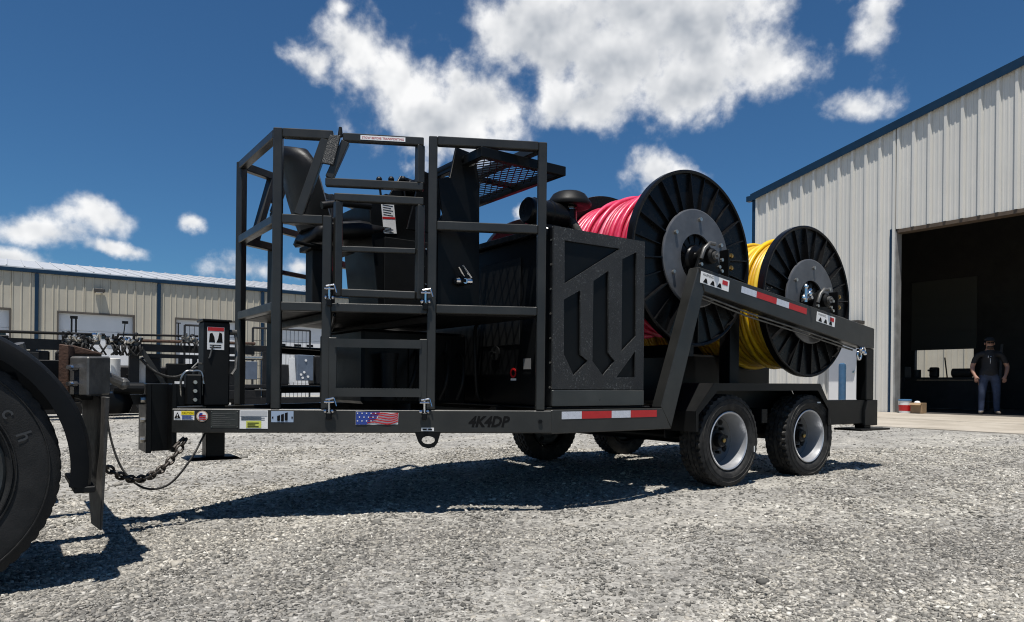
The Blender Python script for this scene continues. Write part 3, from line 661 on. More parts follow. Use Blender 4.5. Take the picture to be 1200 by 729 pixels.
# cage
def tube(name, p, q, m=charcoal, w=TU, parent=T, side=None): return P(name, MB().bar(p, q, w, w, side), m, parent, .005)
for g in (1, -1):
    o = -TU / 2
    nrm = (FN.x, FN.y * g, 0)
    tube('cage_post', Fp(1.75, .65, o, g), Fp(1.75, 2.402, o, g), side=nrm)
    tube('cage_post', Fp(1.445, .65, o, g), Fp(1.445, 1.865, o, g), side=nrm)
    tube('cage_post', Fp(.788, .65, o, g), Fp(.788, 2.402, o, g), side=nrm)
    tube('cage_post', Fp(.076, .65, o, g), Fp(.076, 2.402, o, g), side=nrm)
    tube('top_rail', Fp(1.722, 2.374, o, g), Fp(1.415, 2.374, o, g))
    tube('top_rail', Fp(.760, 2.376, o, g), Fp(.104, 2.376, o, g))
    tube('mid_rail', Fp(1.722, 1.838, o, g), Fp(1.473, 1.838, o, g))
    tube('mid_rail', Fp(.760, 1.832, o, g), Fp(.104, 1.832, o, g))
    tube('floor_rail', Fp(1.722, 1.29, o, g), Fp(1.473, 1.29, o, g))
    tube('floor_rail', Fp(1.417, 1.29, o, g), Fp(.816, 1.29, o, g))
    tube('floor_rail', Fp(.760, 1.296, o, g), Fp(.104, 1.296, o, g))
    tube('slant_brace', Fp(1.462, 2.348, o, g), Fp(1.622, 1.864, o, g))
    # folding upper gate
    ug = tube('upper_gate', Fp(1.355, 2.368, o, g), Fp(.848, 2.366, o, g), w=.05)
    tube('gate_bar', Fp(.872, 2.342, o, g), Fp(.872, 2.10, o, g), w=.05, parent=ug)
    tube('gate_bar', Fp(.848, 2.078, o, g), Fp(1.46, 2.080, o, g), w=.05, parent=ug)
    tube('gate_bar', Fp(1.338, 2.342, o, g), Fp(1.438, 2.104, o, g), w=.05, parent=ug)
    P('gate_plate', MB().prism([Fp(1.435, 2.37, .012, g), Fp(1.365, 2.37, .012, g), Fp(1.408, 2.18, .012, g), Fp(1.485, 2.19, .012, g)], (FN.x * -.02, FN.y * -.02 * g, 0)), liner, ug)
    P('gate_knob', MB().cyl(Fp(1.372, 2.37, -.02, g), Fp(1.372, 2.43, -.02, g), .018, .010, n=10), satin, ug, 0)
    # lower gate
    lg = tube('lower_gate', Fp(1.405, 1.988, o, g), Fp(.845, 1.984, o, g), w=.048)
    tube('gate_bar', Fp(1.381, 1.962, o, g), Fp(1.381, 1.362, o, g), w=.048, parent=lg)
    tube('gate_bar', Fp(.867, 1.960, o, g), Fp(.867, 1.355, o, g), w=.048, parent=lg)
    tube('gate_bar', Fp(1.356, 1.386, o, g), Fp(.892, 1.380, o, g), w=.048, parent=lg)
    tube('gate_bar', Fp(1.356, 1.664, o, g), Fp(.892, 1.664, o, g), w=.034, parent=lg)
    # latches where the gates and steps hinge
    for (d, z) in ((1.425, 1.37), (.826, 1.36), (1.42, .66), (.826, .66)):
        la = P('latch', MB().cyl(Fp(d, z - .05, .012, g), Fp(d, z + .045, .012, g), .008, n=8).cyl(Fp(d + .03, z + .035, .015, g), Fp(d - .03, z + .035, .015, g), .007, n=8), chrome, bevel=0)
        P('latch_block', MB().bar(Fp(d, z - .075, .010, g), Fp(d, z - .03, .010, g), .05, .03, side=nrm), black, la)
        for q in (-.022, .022): P('latch_ball', MB().ball(Fp(d + q, z - .022, .022, g), .013, 8), chrome, la, 0)
        P('latch_lever', MB().cyl(Fp(d + .02, z + .05, .02, g), Fp(d - .03, z + .06, .02, g), .006, n=6).cyl(Fp(d - .03, z + .06, .02, g), Fp(d - .045, z + .01, .02, g), .005, n=6), chrome, la, 0)
    # folding steps
    stp = P('steps', MB().bar(Fp(1.402, .70, .0, g), Fp(1.402, 1.10, .0, g), .02, .05, side=nrm), charcoal)
    P('step_side', MB().bar(Fp(.838, .70, .0, g), Fp(.838, 1.10, .0, g), .02, .05, side=nrm), charcoal, stp)
    for z in (1.066, .757):
        tr = MB(); n = 28
        a, b = Fp(1.39, z, 0, g), Fp(.85, z, 0, g)
        tr.hexa([Fp(1.39, z - .027, .02, g), Fp(.85, z - .027, .02, g), Fp(.85, z - .027, .012, g), Fp(1.39, z - .027, .012, g), Fp(1.39, z + .027, .02, g), Fp(.85, z + .027, .02, g), Fp(.85, z + .027, .012, g), Fp(1.39, z + .027, .012, g)])
        tr.hexa([Fp(1.39, z + .012, .012, g), Fp(.85, z + .012, .012, g), Fp(.85, z + .012, -.10, g), Fp(1.39, z + .012, -.10, g), Fp(1.39, z + .02, .012, g), Fp(.85, z + .02, .012, g), Fp(.85, z + .02, -.10, g), Fp(1.39, z + .02, -.10, g)])
        for k in range(n):
            d = 1.38 - .52 * k / (n - 1)
            tr.hexa([Fp(d, z + .02, -.01, g), Fp(d - .010, z + .02, -.01, g), Fp(d - .010, z + .02, -.09, g), Fp(d, z + .02, -.09, g), Fp(d - .002, z + .028, -.01, g), Fp(d - .008, z + .028, -.01, g), Fp(d - .008, z + .028, -.09, g), Fp(d - .002, z + .028, -.09, g)])
        P('tread', tr, charcoal, stp, 0, 0)
# front and rear cross tubes of the cage
fa = Fp(1.75, 0, -TU / 2)
for z in (2.374, 1.838, 1.29): tube('front_rail', (fa.x, fa.y - .03, z), (fa.x, -fa.y + .03, z))
fb_ = Fp(.076, 0, -TU / 2)
for z in (2.376,): tube('rear_rail', (fb_.x, fb_.y - .03, z), (fb_.x, -fb_.y + .03, z))
sgn_ = P('stow_sign', flat_F(1.245, .965, 2.353, 2.381, .0008, .002), white, bevel=0, smooth=0)
text_F('STOW BEFORE TRANSPORTING', 1.235, 2.3595, .014, .26, .0015, redm, sgn_, fat=.01)
# operator floor: plates and bearers
dk = MB().prism([Fp(1.72, 1.262, -.06), Fp(.05, 1.262, -.06), Fp(.05, 1.262, -.06, -1), Fp(1.72, 1.262, -.06, -1)], (0, 0, .012))
P('operator_floor', dk, satin)
for d in (1.45, .79): tube('floor_bearer', Fp(d, 1.232, -.05), Fp(d, 1.232, -.05, -1), black, .05)
tube('floor_bearer', Fp(1.40, 1.245, -.05), Fp(.80, 1.245, -.05, -1), black, .02)
# operator seat, facing the reels
pedestal = P('operator_seat', MB().box(-3.03, -2.92, -.07, .07, 1.274, 1.74).box(-3.06, -2.74, -.12, .12, 1.74, 1.775), satin)
cu = MB().prism([(-3.08, -.25, 1.79), (-2.62, -.25, 1.86), (-2.54, -.25, 1.90), (-2.56, -.25, 1.95), (-2.75, -.25, 1.955), (-3.04, -.25, 1.90)], (0, .50, 0))
P('cushion', cu, vinyl, pedestal, .03, 60)
# back: curved shell
bk = MB()
prof_b = [(-2.98, 1.88, .24), (-3.02, 1.98, .255), (-3.06, 2.10, .26), (-3.10, 2.24, .25), (-3.13, 2.34, .22), (-3.15, 2.40, .16), (-3.155, 2.43, .06)]
vs, fs = [], []
for (s_, z_, w_) in prof_b:
    for k in range(12):
        a = 2 * math.pi * k / 12
        vs.append((s_ - .02 + .085 * math.cos(a) + .05 * (abs(math.sin(a)) ** 3), w_ * math.sin(a), z_))
for j in range(len(prof_b) - 1): fs += [(j * 12 + k, j * 12 + (k + 1) % 12, (j + 1) * 12 + (k + 1) % 12, (j + 1) * 12 + k) for k in range(12)]
fs += [tuple(range(12)), tuple(range(len(vs) - 12, len(vs)))]
bk.add(vs, fs); P('backrest', bk, vinyl, pedestal, 0, 60)
for g in (1, -1):
    P('armrest', MB().path([(-3.05, g * .29, 2.0), (-2.9, g * .29, 2.04), (-2.7, g * .29, 2.05)], .026, 8), vinyl, pedestal, 0, 60)
P('seat_lever', MB().path([(-3.0, .12, 1.76), (-3.1, .2, 1.74), (-3.2, .22, 1.75)], .012, 6), satin, pedestal, 0, 60)
P('red_tag', MB().box(-2.90, -2.87, .10, .105, 1.60, 1.63), redm, pedestal, 0, 0)
# control console in front of the seat
con = P('control_console', MB().prism([(-2.60, -.28, 1.275), (-2.69, -.28, 2.10), (-2.56, -.28, 2.17), (-2.22, -.28, 2.16), (-2.19, -.28, 1.275)], (0, .52, 0)), black)
P('console_door', MB().box(-2.57, -2.22, .242, .250, 1.30, 1.86), satin, con)
lb = P('console_label', MB().hexa([(-2.575, .2425, 1.885), (-2.475, .2425, 1.895), (-2.475, .2445, 1.895), (-2.575, .2445, 1.885), (-2.60, .2425, 2.10), (-2.50, .2425, 2.11), (-2.50, .2445, 2.11), (-2.60, .2445, 2.10)]), white, con, 0, 0)
P('red_header', MB().hexa([(-2.586, .2445, 1.985), (-2.488, .2445, 1.995), (-2.488, .2455, 1.995), (-2.586, .2455, 1.985), (-2.588, .2445, 2.00), (-2.49, .2445, 2.01), (-2.49, .2455, 2.01), (-2.588, .2455, 2.00)]), redm, lb, 0, 0)
for k in range(9):
    z = (1.895 + k * .010) if k < 4 else (2.015 + (k - 4) * .017)
    P('text_line', MB().box(-2.572 - k * .002, -2.50 - k * .001 - .015 * (k % 2), .2445, .2455, z, z + .005), ink, lb, 0, 0)
for k in range(3): P('lever', MB().cyl((-2.46 + k * .07, -.05 + k * .06, 2.2), (-2.48 + k * .07, -.05 + k * .06, 2.33), .009, n=8).ball((-2.48 + k * .07, -.05 + k * .06, 2.35), .024, 10), vinyl, con, 0, 50)
P('gauge_cluster', MB().lathe((-2.27, .05, 2.30), (-1, 0, .3), [(0, -.04), (.055, -.04), (.06, .03), (.05, .04), (0, .036)], 16), black, con, 0)
P('hose', MB().path([(-2.56, .12, 1.95), (-2.62, .15, 1.88), (-2.60, .17, 1.80), (-2.55, .16, 1.78)], .012, 8), zinc, con, 0, 60)
for k in range(5): P('screw', MB().cyl((-2.26 + .02 * (k % 2), .24, 1.42 + k * .13), (-2.26 + .02 * (k % 2), .258, 1.42 + k * .13), .007, n=6), zinc, con, 0)
# mast plates and shade canopy
mt_ = .85
mast = P('mast', MB().prism([(-2.15, mt_, 1.275), (-2.158, mt_, 2.19), (-2.20, mt_, 2.365), (-2.345, mt_, 2.385), (-2.393, mt_, 2.175), (-2.482, mt_, 2.15), (-2.462, mt_, 2.0), (-2.44, mt_, 1.93), (-2.48, mt_, 1.86), (-2.48, mt_, 1.275)], (0, -.02, 0)), black)
P('mast_plate', MB().prism([(-2.15, .02, 1.275), (-2.158, .02, 2.19), (-2.20, .02, 2.365), (-2.345, .02, 2.385), (-2.48, .02, 2.15), (-2.48, .02, 1.275)], (0, .02, 0)), black, mast)
P('mast_cross', MB().cyl((-2.27, .03, 2.31), (-2.27, .88, 2.31), .035, n=14), black, mast, 0)
P('pivot_bolt', MB().cyl((-2.24, .85, 2.30), (-2.24, .88, 2.30), .028, n=12), steel, mast, 0)
P('mast_brace', MB().prism([(-2.47, .40, 1.9), (-2.20, .40, 1.9), (-2.20, .40, 2.30), (-2.36, .40, 2.34)], (0, -.02, 0)), black, mast)
pin = P('lock_pin', MB().cyl((-2.36, .88, 1.495), (-2.24, .88, 1.50), .022, n=12).cyl((-2.30, .85, 1.495), (-2.30, .91, 1.495), .018, n=12), chrome, mast, 0)
P('pin_collar', MB().cyl((-2.325, .88, 1.496), (-2.295, .88, 1.497), .033, n=12), black, pin, 0)
P('pin_clip', MB().path([(-2.29, .885, 1.52), (-2.34, .89, 1.585), (-2.31, .89, 1.60), (-2.24, .89, 1.525)], .008, 6), chrome, pin, 0, 60)
# canopy: angle frame with expanded metal
C0, C1, CT0, CT1 = -2.30, -1.60, -.06, 1.09
can = P('canopy', MB().box(C0, C1, CT1 - .045, CT1, 2.27, 2.335), black)
P('canopy_bar', MB().box(C1 - .045, C1, CT0 + .046, CT1 - .046, 2.27, 2.335), black, can)
P('canopy_bar', MB().box(C0, C0 + .045, CT0 + .046, CT1 - .046, 2.27, 2.335), black, can)
P('canopy_bar', MB().box(C0, C1, CT0, CT0 + .045, 2.27, 2.335), black, can)
tube('canopy_brace', (C0 + .04, .52, 2.315), (C1 - .04, .52, 2.315), black, .035, can)
ms = MB(); pitch_s, pitch_t = .052, .090
k_s = int((C1 - C0 - .09) / pitch_s)
for k in range(k_s + 1):
    c0 = C0 + .045 + k * pitch_s; nj = int((CT1 - CT0 - .09) / pitch_t * 2)
    for j in range(nj):
        ta, tb_ = CT0 + .045 + j * pitch_t / 2, CT0 + .045 + (j + 1) * pitch_t / 2
        off_a, off_b = ((0, pitch_s / 2) if j % 2 == 0 else (pitch_s / 2, 0))
        for sg in (1, -1):
            sa, sb = c0 + sg * off_a, c0 + sg * off_b
            if C0 + .03 < sa < C1 - .03 and C0 + .03 < sb < C1 - .03 and (sg == 1 or off_a or off_b): ms.bar((sa, ta, 2.30), (sb, tb_, 2.30), .0065, .006)
tag(P('expanded_mesh', ms, black, can, 0, 0), kind='stuff')
# engine enclosure and toolbox
enc = P('engine_enclosure', MB().box(-1.782, -.93, -1.12, 1.12, .668, 1.84), black, bevel=.008)
P('hood', MB().box(-1.83, -.90, -1.0, 1.08, 1.842, 1.885), black, enc)
low = P('hydraulic_tank', MB().box(-2.72, -1.86, -.62, .22, .668, 1.20), black, bevel=.02)
P('tank_rib', MB().box(-2.36, -2.32, .221, .236, .70, 1.14), black, low)
P('tank_rib', MB().box(-2.05, -2.01, .221, .236, .70, 1.14), black, low)
P('filler_cap', MB().cyl((-2.2, .05, 1.16), (-2.2, .05, 1.192), .06, n=16), satin, low, 0)
for k in range(4): P('hose', MB().path(spline([Vector((-2.30 + .12 * k, .23, 1.05)), Vector((-2.34 + .13 * k, .32, .98)), Vector((-2.40 + .14 * k, .36, .82)), Vector((-2.44 + .15 * k, .30, .70))]), .016, 7), satin, low, 0, 60)
P('filter_canister', MB().cyl((-2.55, .30, .70), (-2.55, .30, .98), .055, n=16).cyl((-2.55, .30, .98), (-2.55, .30, 1.03), .065, n=16), satin, low, 0)
P('key_switch', MB().cyl((-1.783, .523, 1.047), (-1.80, .523, 1.047), .055, n=16).cyl((-1.80, .523, 1.047), (-1.83, .523, 1.047), .012, n=8), satin, enc, 0)
P('red_emblem', MB().lathe((-1.785, .744, .90), (-1, 0, 0), [(.022, 0), (.022, .003), (.036, .003), (.036, 0)], 20), redm, enc, 0, 0)
P('emblem_text', MB().box(-1.786, -1.783, .712, .776, .845, .86), white, enc, 0, 0)
P('spec_label', MB().box(-1.786, -1.783, .865, .95, .925, 1.00), mat('dull_label', (.16, .16, .16), .5), enc, 0, 0)
P('access_panel', MB().box(-1.79, -1.783, .30, .82, 1.10, 1.72), satin, enc)
for z in [.80 + k * .165 for k in range(7)]: P('rivet', MB().cyl((-1.783, 1.165, z), (-1.789, 1.165, z), .007, n=8), zinc, enc, 0)
for k, (ta, za) in enumerate(((.36, 1.30),)): P('hose', MB().path(spline([Vector((-1.79, ta, za)), Vector((-1.88, ta + .02, za - .06)), Vector((-1.90, ta + .05, za - .30)), Vector((-1.86, ta + .02, za - .55)), Vector((-1.80, ta, .70))]), .014, 7), satin, enc, 0, 60)
# toolbox with the cut-out emblem panel
tb = P('toolbox', MB().box(-1.783, -.923, 1.121, 1.172, .668, 1.88), black)
HOLES = [[(-1.69, 1.796), (-1.173, 1.800), (-1.686, 1.502)],
         [(-1.69, 1.395), (-1.544, 1.471), (-1.538, 1.027), (-1.47, .985), (-1.596, .882), (-1.685, 1.023)],
         [(-1.425, 1.545), (-1.283, 1.631), (-1.275, 1.046), (-1.213, .992), (-1.327, .886), (-1.427, .986)],
         [(-1.15, 1.728), (-1.006, 1.795), (-1.004, 1.179), (-1.148, 1.062)],
         [(-1.01, 1.07), (-1.007, .88), (-1.194, .877)]]
P('emblem_panel', MB().holed([[(-1.785, 1.190, .788), (-.921, 1.190, .788), (-.921, 1.190, 1.882), (-1.785, 1.190, 1.882)]] + [[(s_, 1.190, z_) for s_, z_ in h] for h in HOLES], (0, -.012, 0)), liner, tb, 0, 0)
P('lower_drawer', MB().box(-1.785, -.921, 1.174, 1.198, .672, .782), mat('drawer_paint', (.028, .031, .030), .33, 0, .3, 3., .03, 180, .12, coat=.2), tb, .004)
# air cleaner and rain cap
ac = P('air_cleaner', MB().lathe((-1.60, .62, 2.125), (1, 0, 0), [(0, 0), (.085, 0), (.098, .012), (.098, .06), (.104, .065), (.104, .085), (.098, .09), (.098, .20), (.104, .205), (.104, .225), (.098, .23), (.094, .36), (0, .36)], 28), plastic, bevel=0)
P('intake_pipe', MB().cyl((-1.16, .6, 1.885), (-1.16, .6, 2.24), .062, n=18), plastic, ac, 0)
P('clamp', MB().lathe((-1.16, .6, 2.19), (0, 0, 1), [(.066, 0), (.066, .02)], 18), chrome, ac, 0)
P('rain_cap', MB().lathe((-1.16, .6, 2.235), (0, 0, 1), [(.06, -.01), (.14, -.025), (.172, -.018), (.178, 0), (.168, .02), (.13, .075), (.10, .092), (0, .10)], 36), satin, ac, 0, 50)
P('mount', MB().box(-1.55, -1.32, .54, .70, 1.885, 2.03), satin, ac)
P('hose', MB().path([(-1.24, .62, 2.12), (-1.19, .68, 2.08), (-1.17, .74, 1.98), (-1.18, .76, 1.88)], .035, 10), rubber, ac, 0, 60)
P('glow_wire', MB().path([(-1.55, .72, 2.0), (-1.45, .85, 1.93), (-1.38, .95, 1.91), (-1.45, 1.05, 1.90)], .008, 6), zinc, ac, 0, 60)
# reel bearings and their brackets on the sloping beams
R1, R2 = (-.243, 1.845), (1.376, 1.622)
def beam_top(s): return 1.742 - (s + .403) * (1.742 - 1.405) / 2.628
for (cs, cz) in (R1, R2):
    for g in (1, -1):
        b0 = beam_top(cs)
        br = P('bearing_bracket', MB().prism([(cs - .14, g * 1.225, beam_top(cs - .14) + .004), (cs + .16, g * 1.225, beam_top(cs + .16) + .004), (cs + .10, g * 1.225, cz + .06), (cs - .05, g * 1.225, cz + .09)], (0, -g * .03, 0)), black, bevel=.004)
        P('bearing', MB().lathe((cs + .01, g * 1.15, cz), (0, g, 0), [(0, 0), (.075, 0), (.085, .02), (.085, .06), (.06, .075), (.06, .11), (.045, .125), (0, .125)], 22), satin, br, 0)
        P('bearing_cap', MB().cyl((cs + .01, g * 1.27, cz), (cs + .01, g * 1.30, cz), .032, n=14).cyl((cs + .01, g * 1.30, cz), (cs + .01, g * 1.315, cz), .014, n=8), steel, br, 0)
        P('bearing_cover', MB().path([(cs - .10, g * 1.235, cz - .03), (cs - .075, g * 1.245, cz + .05), (cs - .01, g * 1.245, cz + .10), (cs + .05, g * 1.245, cz + .10)], .016, 8), steel, br, 0, 60)
        for (q, dz) in ((-.10, .0), (.12, .0), (.15, .06), (.15, -.03)):
            P('bolt', MB().cyl((cs + q, g * 1.226, b0 + .05 + dz), (cs + q, g * 1.245, b0 + .05 + dz), .014, n=8), zinc, br, 0)
    ear = P('stop_plate', MB().box(cs + .235, cs + .25, 1.14, 1.235, beam_top(cs + .25), beam_top(cs + .25) + .24), black)
    for z in (.10, .20): P('stop_bolt', MB().cyl((cs + .25, 1.19, beam_top(cs + .25) + z), (cs + .31, 1.19, beam_top(cs + .25) + z), .016, n=8).cyl((cs + .31, 1.19, beam_top(cs + .25) + z), (cs + .33, 1.19, beam_top(cs + .25) + z), .022, n=8), brass, ear, 0)
hy = P('valve_cluster', MB().cyl((1.08, 1.20, 1.60), (1.08, 1.30, 1.62), .018, n=10).cyl((1.05, 1.24, 1.64), (1.15, 1.24, 1.70), .016, n=10).cyl((1.06, 1.25, 1.58), (1.06, 1.25, 1.72), .014, n=10), chrome, bevel=0)
for (q, w) in ((1.06, 1.72), (1.12, 1.66), (1.03, 1.62)): P('fitting', MB().ball((q, 1.25, w), .024, 10), chrome, hy, 0)
# decals and tape on the beam
bd = Vector((2.628, 0, -.337)).normalized(); bu = Vector((.337, 0, 2.628)).normalized()
def on_beam(s, drop): return Vector((s, 1.264, beam_top(s))) - bu * drop
def beam_flat(s0, s1, d0, d1, th=.002, lift=0.):
    o = Vector((0, lift, 0))
    return MB().prism([on_beam(s0, d0) + o, on_beam(s1, d0) + o, on_beam(s1, d1) + o, on_beam(s0, d1) + o], (0, th, 0))
for (a0, a1, m) in ((.13, .33, tape_white), (.332, .61, redm), (.612, .79, tape_white), (.792, 1.06, redm)): P('reflective_tape', beam_flat(a0, a1, .035, .088), m, bevel=0, smooth=0)
for (a0, a1) in ((-.375, -.03), (1.22, 1.52)):
    w = a1 - a0
    st = P('warning_label', beam_flat(a0, a1, .028, .118), white, bevel=0, smooth=0)
    text_mb('WARNING', on_beam(a0 + .02, .058) + Vector((0, .0025, 0)), bd, bu, .022, width=.13).build('lettering', ink, st, smooth=0)
    for k in range(3):
        P('pictogram', MB().prism([on_beam(a0 + .03 + k * .085, .108) + Vector((0, .0025, 0)), on_beam(a0 + .085 + k * .085, .112) + Vector((0, .0025, 0)), on_beam(a0 + .075 + k * .085, .082) + Vector((0, .0025, 0)), on_beam(a0 + .06 + k * .085, .07) + Vector((0, .0025, 0)), on_beam(a0 + .045 + k * .085, .088) + Vector((0, .0025, 0))], (0, .001, 0)), ink, st, 0, 0)
    P('red_print', beam_flat(a1 - .085, a1 - .02, .04, .075, .001, .0025), redm, st, 0, 0)
hl = MB()
for q in (0, 1): hl.path([(-.32 + .04 * q, 1.22 - .03 * q, 1.535 - .02 * q), (.3, 1.22 - .03 * q, 1.43 - .02 * q), (1.2, 1.22 - .03 * q, 1.31 - .02 * q), (1.95, 1.22 - .03 * q, 1.20 - .015 * q)], .009, 8)
P('hydraulic_line', hl, steel, bevel=0, smooth=60)
sh = P('chain_shackle', MB().path([(1.97 + .035 * math.cos(k * math.pi / 6), 1.25, 1.135 + .045 * math.sin(k * math.pi / 6)) for k in range(12)], .010, 8, closed=True).path([(2.03 + .03 * math.cos(k * math.pi / 6), 1.26, 1.18 + .03 * math.sin(k * math.pi / 6)) for k in range(12)], .010, 8, closed=True), chrome, bevel=0, smooth=60)
for k in range(3): P('fitting', MB().ball((1.95 + .04 * k, 1.275, 1.19 - .02 * k), .02, 8), chrome, sh, 0)
# fenders
for g in (1, -1):
    outer = [(-.456, .47), (-.456, .625), (-.244, .842), (1.237, .852), (1.404, .640), (1.404, .47)]
    inner = [(1.375, .47), (1.375, .63), (1.22, .828), (-.23, .818), (-.428, .615), (-.428, .47)]
    fn = P('fender', MB().prism([(s_, g * 1.29, z_) for s_, z_ in outer], (0, -g * .30, 0)), charcoal, bevel=0, smooth=0) if False else None
    tops = MB()
    for (a, b) in zip(outer[:-1], outer[1:]):
        tops.hexa([(a[0], g * 1.29, a[1]), (b[0], g * 1.29, b[1]), (b[0], g * .98, b[1]), (a[0], g * .98, a[1]),
                   (a[0] * .995 + .003, g * 1.29, a[1] - .006), (b[0] * .995 + .003, g * 1.29, b[1] - .006), (b[0] * .995 + .003, g * .98, b[1] - .006), (a[0] * .995 + .003, g * .98, a[1] - .006)])
    fn = P('fender', tops, satin, bevel=0, smooth=0)
    skirt = [(-.456, .47), (-.456, .625), (-.244, .842), (1.237, .852), (1.404, .640), (1.404, .47), (1.372, .47), (1.372, .62), (1.20, .790), (-.20, .782), (-.424, .600), (-.424, .47)]
    P('fender_skirt', MB().prism([(s_, g * 1.292, z_) for s_, z_ in skirt], (0, -g * .006, 0)), black, fn, 0, 0)
    P('fender_gap_sheet', MB().prism([(s_, g * .978, z_) for s_, z_ in [(-.45, .40), (-.45, .62), (-.24, .835), (1.23, .845), (1.40, .635), (1.40, .40)]], (0, -g * .008, 0)), black, fn, 0, 0)  # added black sheet, keeps the gap between fender and wheels dark
    P('mud_flap', MB().hexa([(1.43, g * .98, .18), (1.45, g * .98, .18), (1.45, g * 1.27, .18), (1.43, g * 1.27, .18), (1.385, g * .98, .62), (1.405, g * .98, .62), (1.405, g * 1.27, .62), (1.385, g * 1.27, .62)]), rubber, bevel=.004)
P('gap_block', MB().box(-.80, 1.75, -.42, .42, .665, 1.12), black, bevel=.02)  # added dark block, shuts out the bright sky below the reels
# wheels
def tyre_mb(c, R_, w, rim_r, n=120, g=1, lug=1.):
    c = Vector(c); mb = MB(); h = w / 2
    prof = [(rim_r, -h * .72), (rim_r + .012, -h * .86), (rim_r + .05, -h * .98), (R_ - .07, -h), (R_ - .035, -h * .97), (R_ - .012, -h * .90)]
    rows = [-h * .86, -h * .62, -h * .59, -h * .25, -h * .22, h * .22, h * .25, h * .59, h * .62, h * .86]
    kinds = ['s', 's', 'g', 'm', 'g', 'g', 'm', 'g', 's', 's']
    full = [(r, y, 0) for r, y in prof]
    tr = [(-h * .88, 1), (-h * .60, 1), (-h * .59, 9), (-h * .52, 9), (-h * .51, 2), (-h * .22, 2), (-h * .21, 9), (-h * .14, 9), (-h * .13, 3), (h * .13, 3), (h * .14, 9), (h * .21, 9), (h * .22, 2), (h * .51, 2), (h * .52, 9), (h * .59, 9), (h * .60, 1), (h * .88, 1)]
    full += [(R_, y, k) for y, k in tr]
    full += [(r, -y, 0) for r, y in reversed(prof)]
    m = len(full); vs = []
    for i in range(n):
        a = 2 * math.pi * i / n; e = Vector((math.cos(a), 0, math.sin(a)))
        for (r, y, k) in full:
            rr = r
            if k == 9: rr = R_ - .014
            elif k == 1 and i % 3 == 0: rr = R_ - .013 * lug
            elif k == 2 and (i + 1) % 3 == 0: rr = R_ - .009 * lug
            elif k == 3 and i % 6 == 0: rr = R_ - .006
            if k == 1: rr -= .003
            vs.append(c + e * rr + Vector((0, y, 0)))
    fs = [(i * m + j, i * m + j + 1, ((i + 1) % n) * m + j + 1, ((i + 1) % n) * m + j) for i in range(n) for j in range(m - 1)]
    return mb.add(vs, fs)
def make_wheel(cs, g, parent):
    c = (cs, g * 1.155, .376 + .004)
    ty = tyre_mb(c, .375, .225, .236).build('wheel', rubber, parent, smooth=35)
    cv = Vector(c)
    # raised sidewall rings
    for r in (.30, .335): P('sidewall_ring', MB().lathe(cv, (0, g, 0), [(r - .004, .108), (r - .002, .1145), (r + .002, .1145), (r + .004, .108)], 64), rubber, ty, 0, 60)
    rim = MB().lathe(cv, (0, g, 0), [(.232, .088), (.238, .098), (.232, .103), (.222, .098), (.212, .06), (.206, .0), (.199, -.040)], 56)
    rm = P('rim', rim, rimm, ty, 0, 40)
    P('wheel_disc', MB().lathe(cv, (0, g, 0), [(.200, -.038), (.185, -.056), (.170, -.062), (.14, -.066), (.12, -.05), (.10, -.047), (0, -.047)], 48), mat('disc_shade_grey', (.11, .115, .12), .45, .3, .2, 10., .02, 80, .15), rm, 0, 40)  # disc darker than the rim: shade inside the dish put into its colour
    P('rim_back', MB().lathe(cv, (0, g, 0), [(.232, .085), (.215, -.09), (.235, -.10)], 40), satin, ty, 0)
    hb = P('hub', MB().lathe(cv, (0, g, 0), [(.085, -.046), (.085, -.025), (.06, -.015), (.055, .03), (.045, .04), (0, .042)], 24), satin, ty, 0)
    P('hub_cap', MB().lathe(cv + Vector((0, g * .042, 0)), (0, g, 0), [(.018, 0), (.018, .010), (.012, .015), (0, .015)], 14), brass, hb, 0)
    for k in range(8):
        a = 2 * math.pi * k / 8 + .2; e = Vector((math.cos(a), 0, math.sin(a))) * .105
        P('lug_nut', MB().cyl(cv + e + Vector((0, g * -.047, 0)), cv + e + Vector((0, g * -.005, 0)), .014, n=6), satin, hb, 0)
    for a in (1.0, 4.14, 2.6, 5.75):
        e = Vector((math.cos(a), 0, math.sin(a))) * .165
        P('hand_hole', MB().cyl(cv + e + Vector((0, g * -.070, 0)), cv + e + Vector((0, g * -.056, 0)), .024, n=12), gap, rm, 0)
    e = Vector((math.cos(-.25), 0, math.sin(-.25))) * .318
    P('size_mark', MB().box(cs + e.x - .005, cs + e.x + .005, *sorted((g * 1.268, g * 1.2705)), .38 + e.z - .025, .38 + e.z + .025), white, ty, 0, 0) if cs < .5 else P('size_mark', MB().box(cs + .10, cs + .15, *sorted((g * 1.268, g * 1.2705)), .38 + .295, .38 + .307), white, ty, 0, 0)
    return ty
for cs in (0., 1.13):
    for g in (1, -1): make_wheel(cs, g, T)
    ax = P('axle', MB().cyl((cs, -1.05, .38), (cs, 1.05, .38), .055, n=14), black, bevel=0)
    for g in (1, -1): P('leaf_spring', MB().hexa([(cs - .45, g * .72 - .035, .50), (cs + .45, g * .72 - .035, .50), (cs + .45, g * .72 + .035, .50), (cs - .45, g * .72 + .035, .50), (cs - .08, g * .72 - .035, .42), (cs + .08, g * .72 - .035, .42), (cs + .08, g * .72 + .035, .42), (cs - .08, g * .72 + .035, .42)]), black, ax)
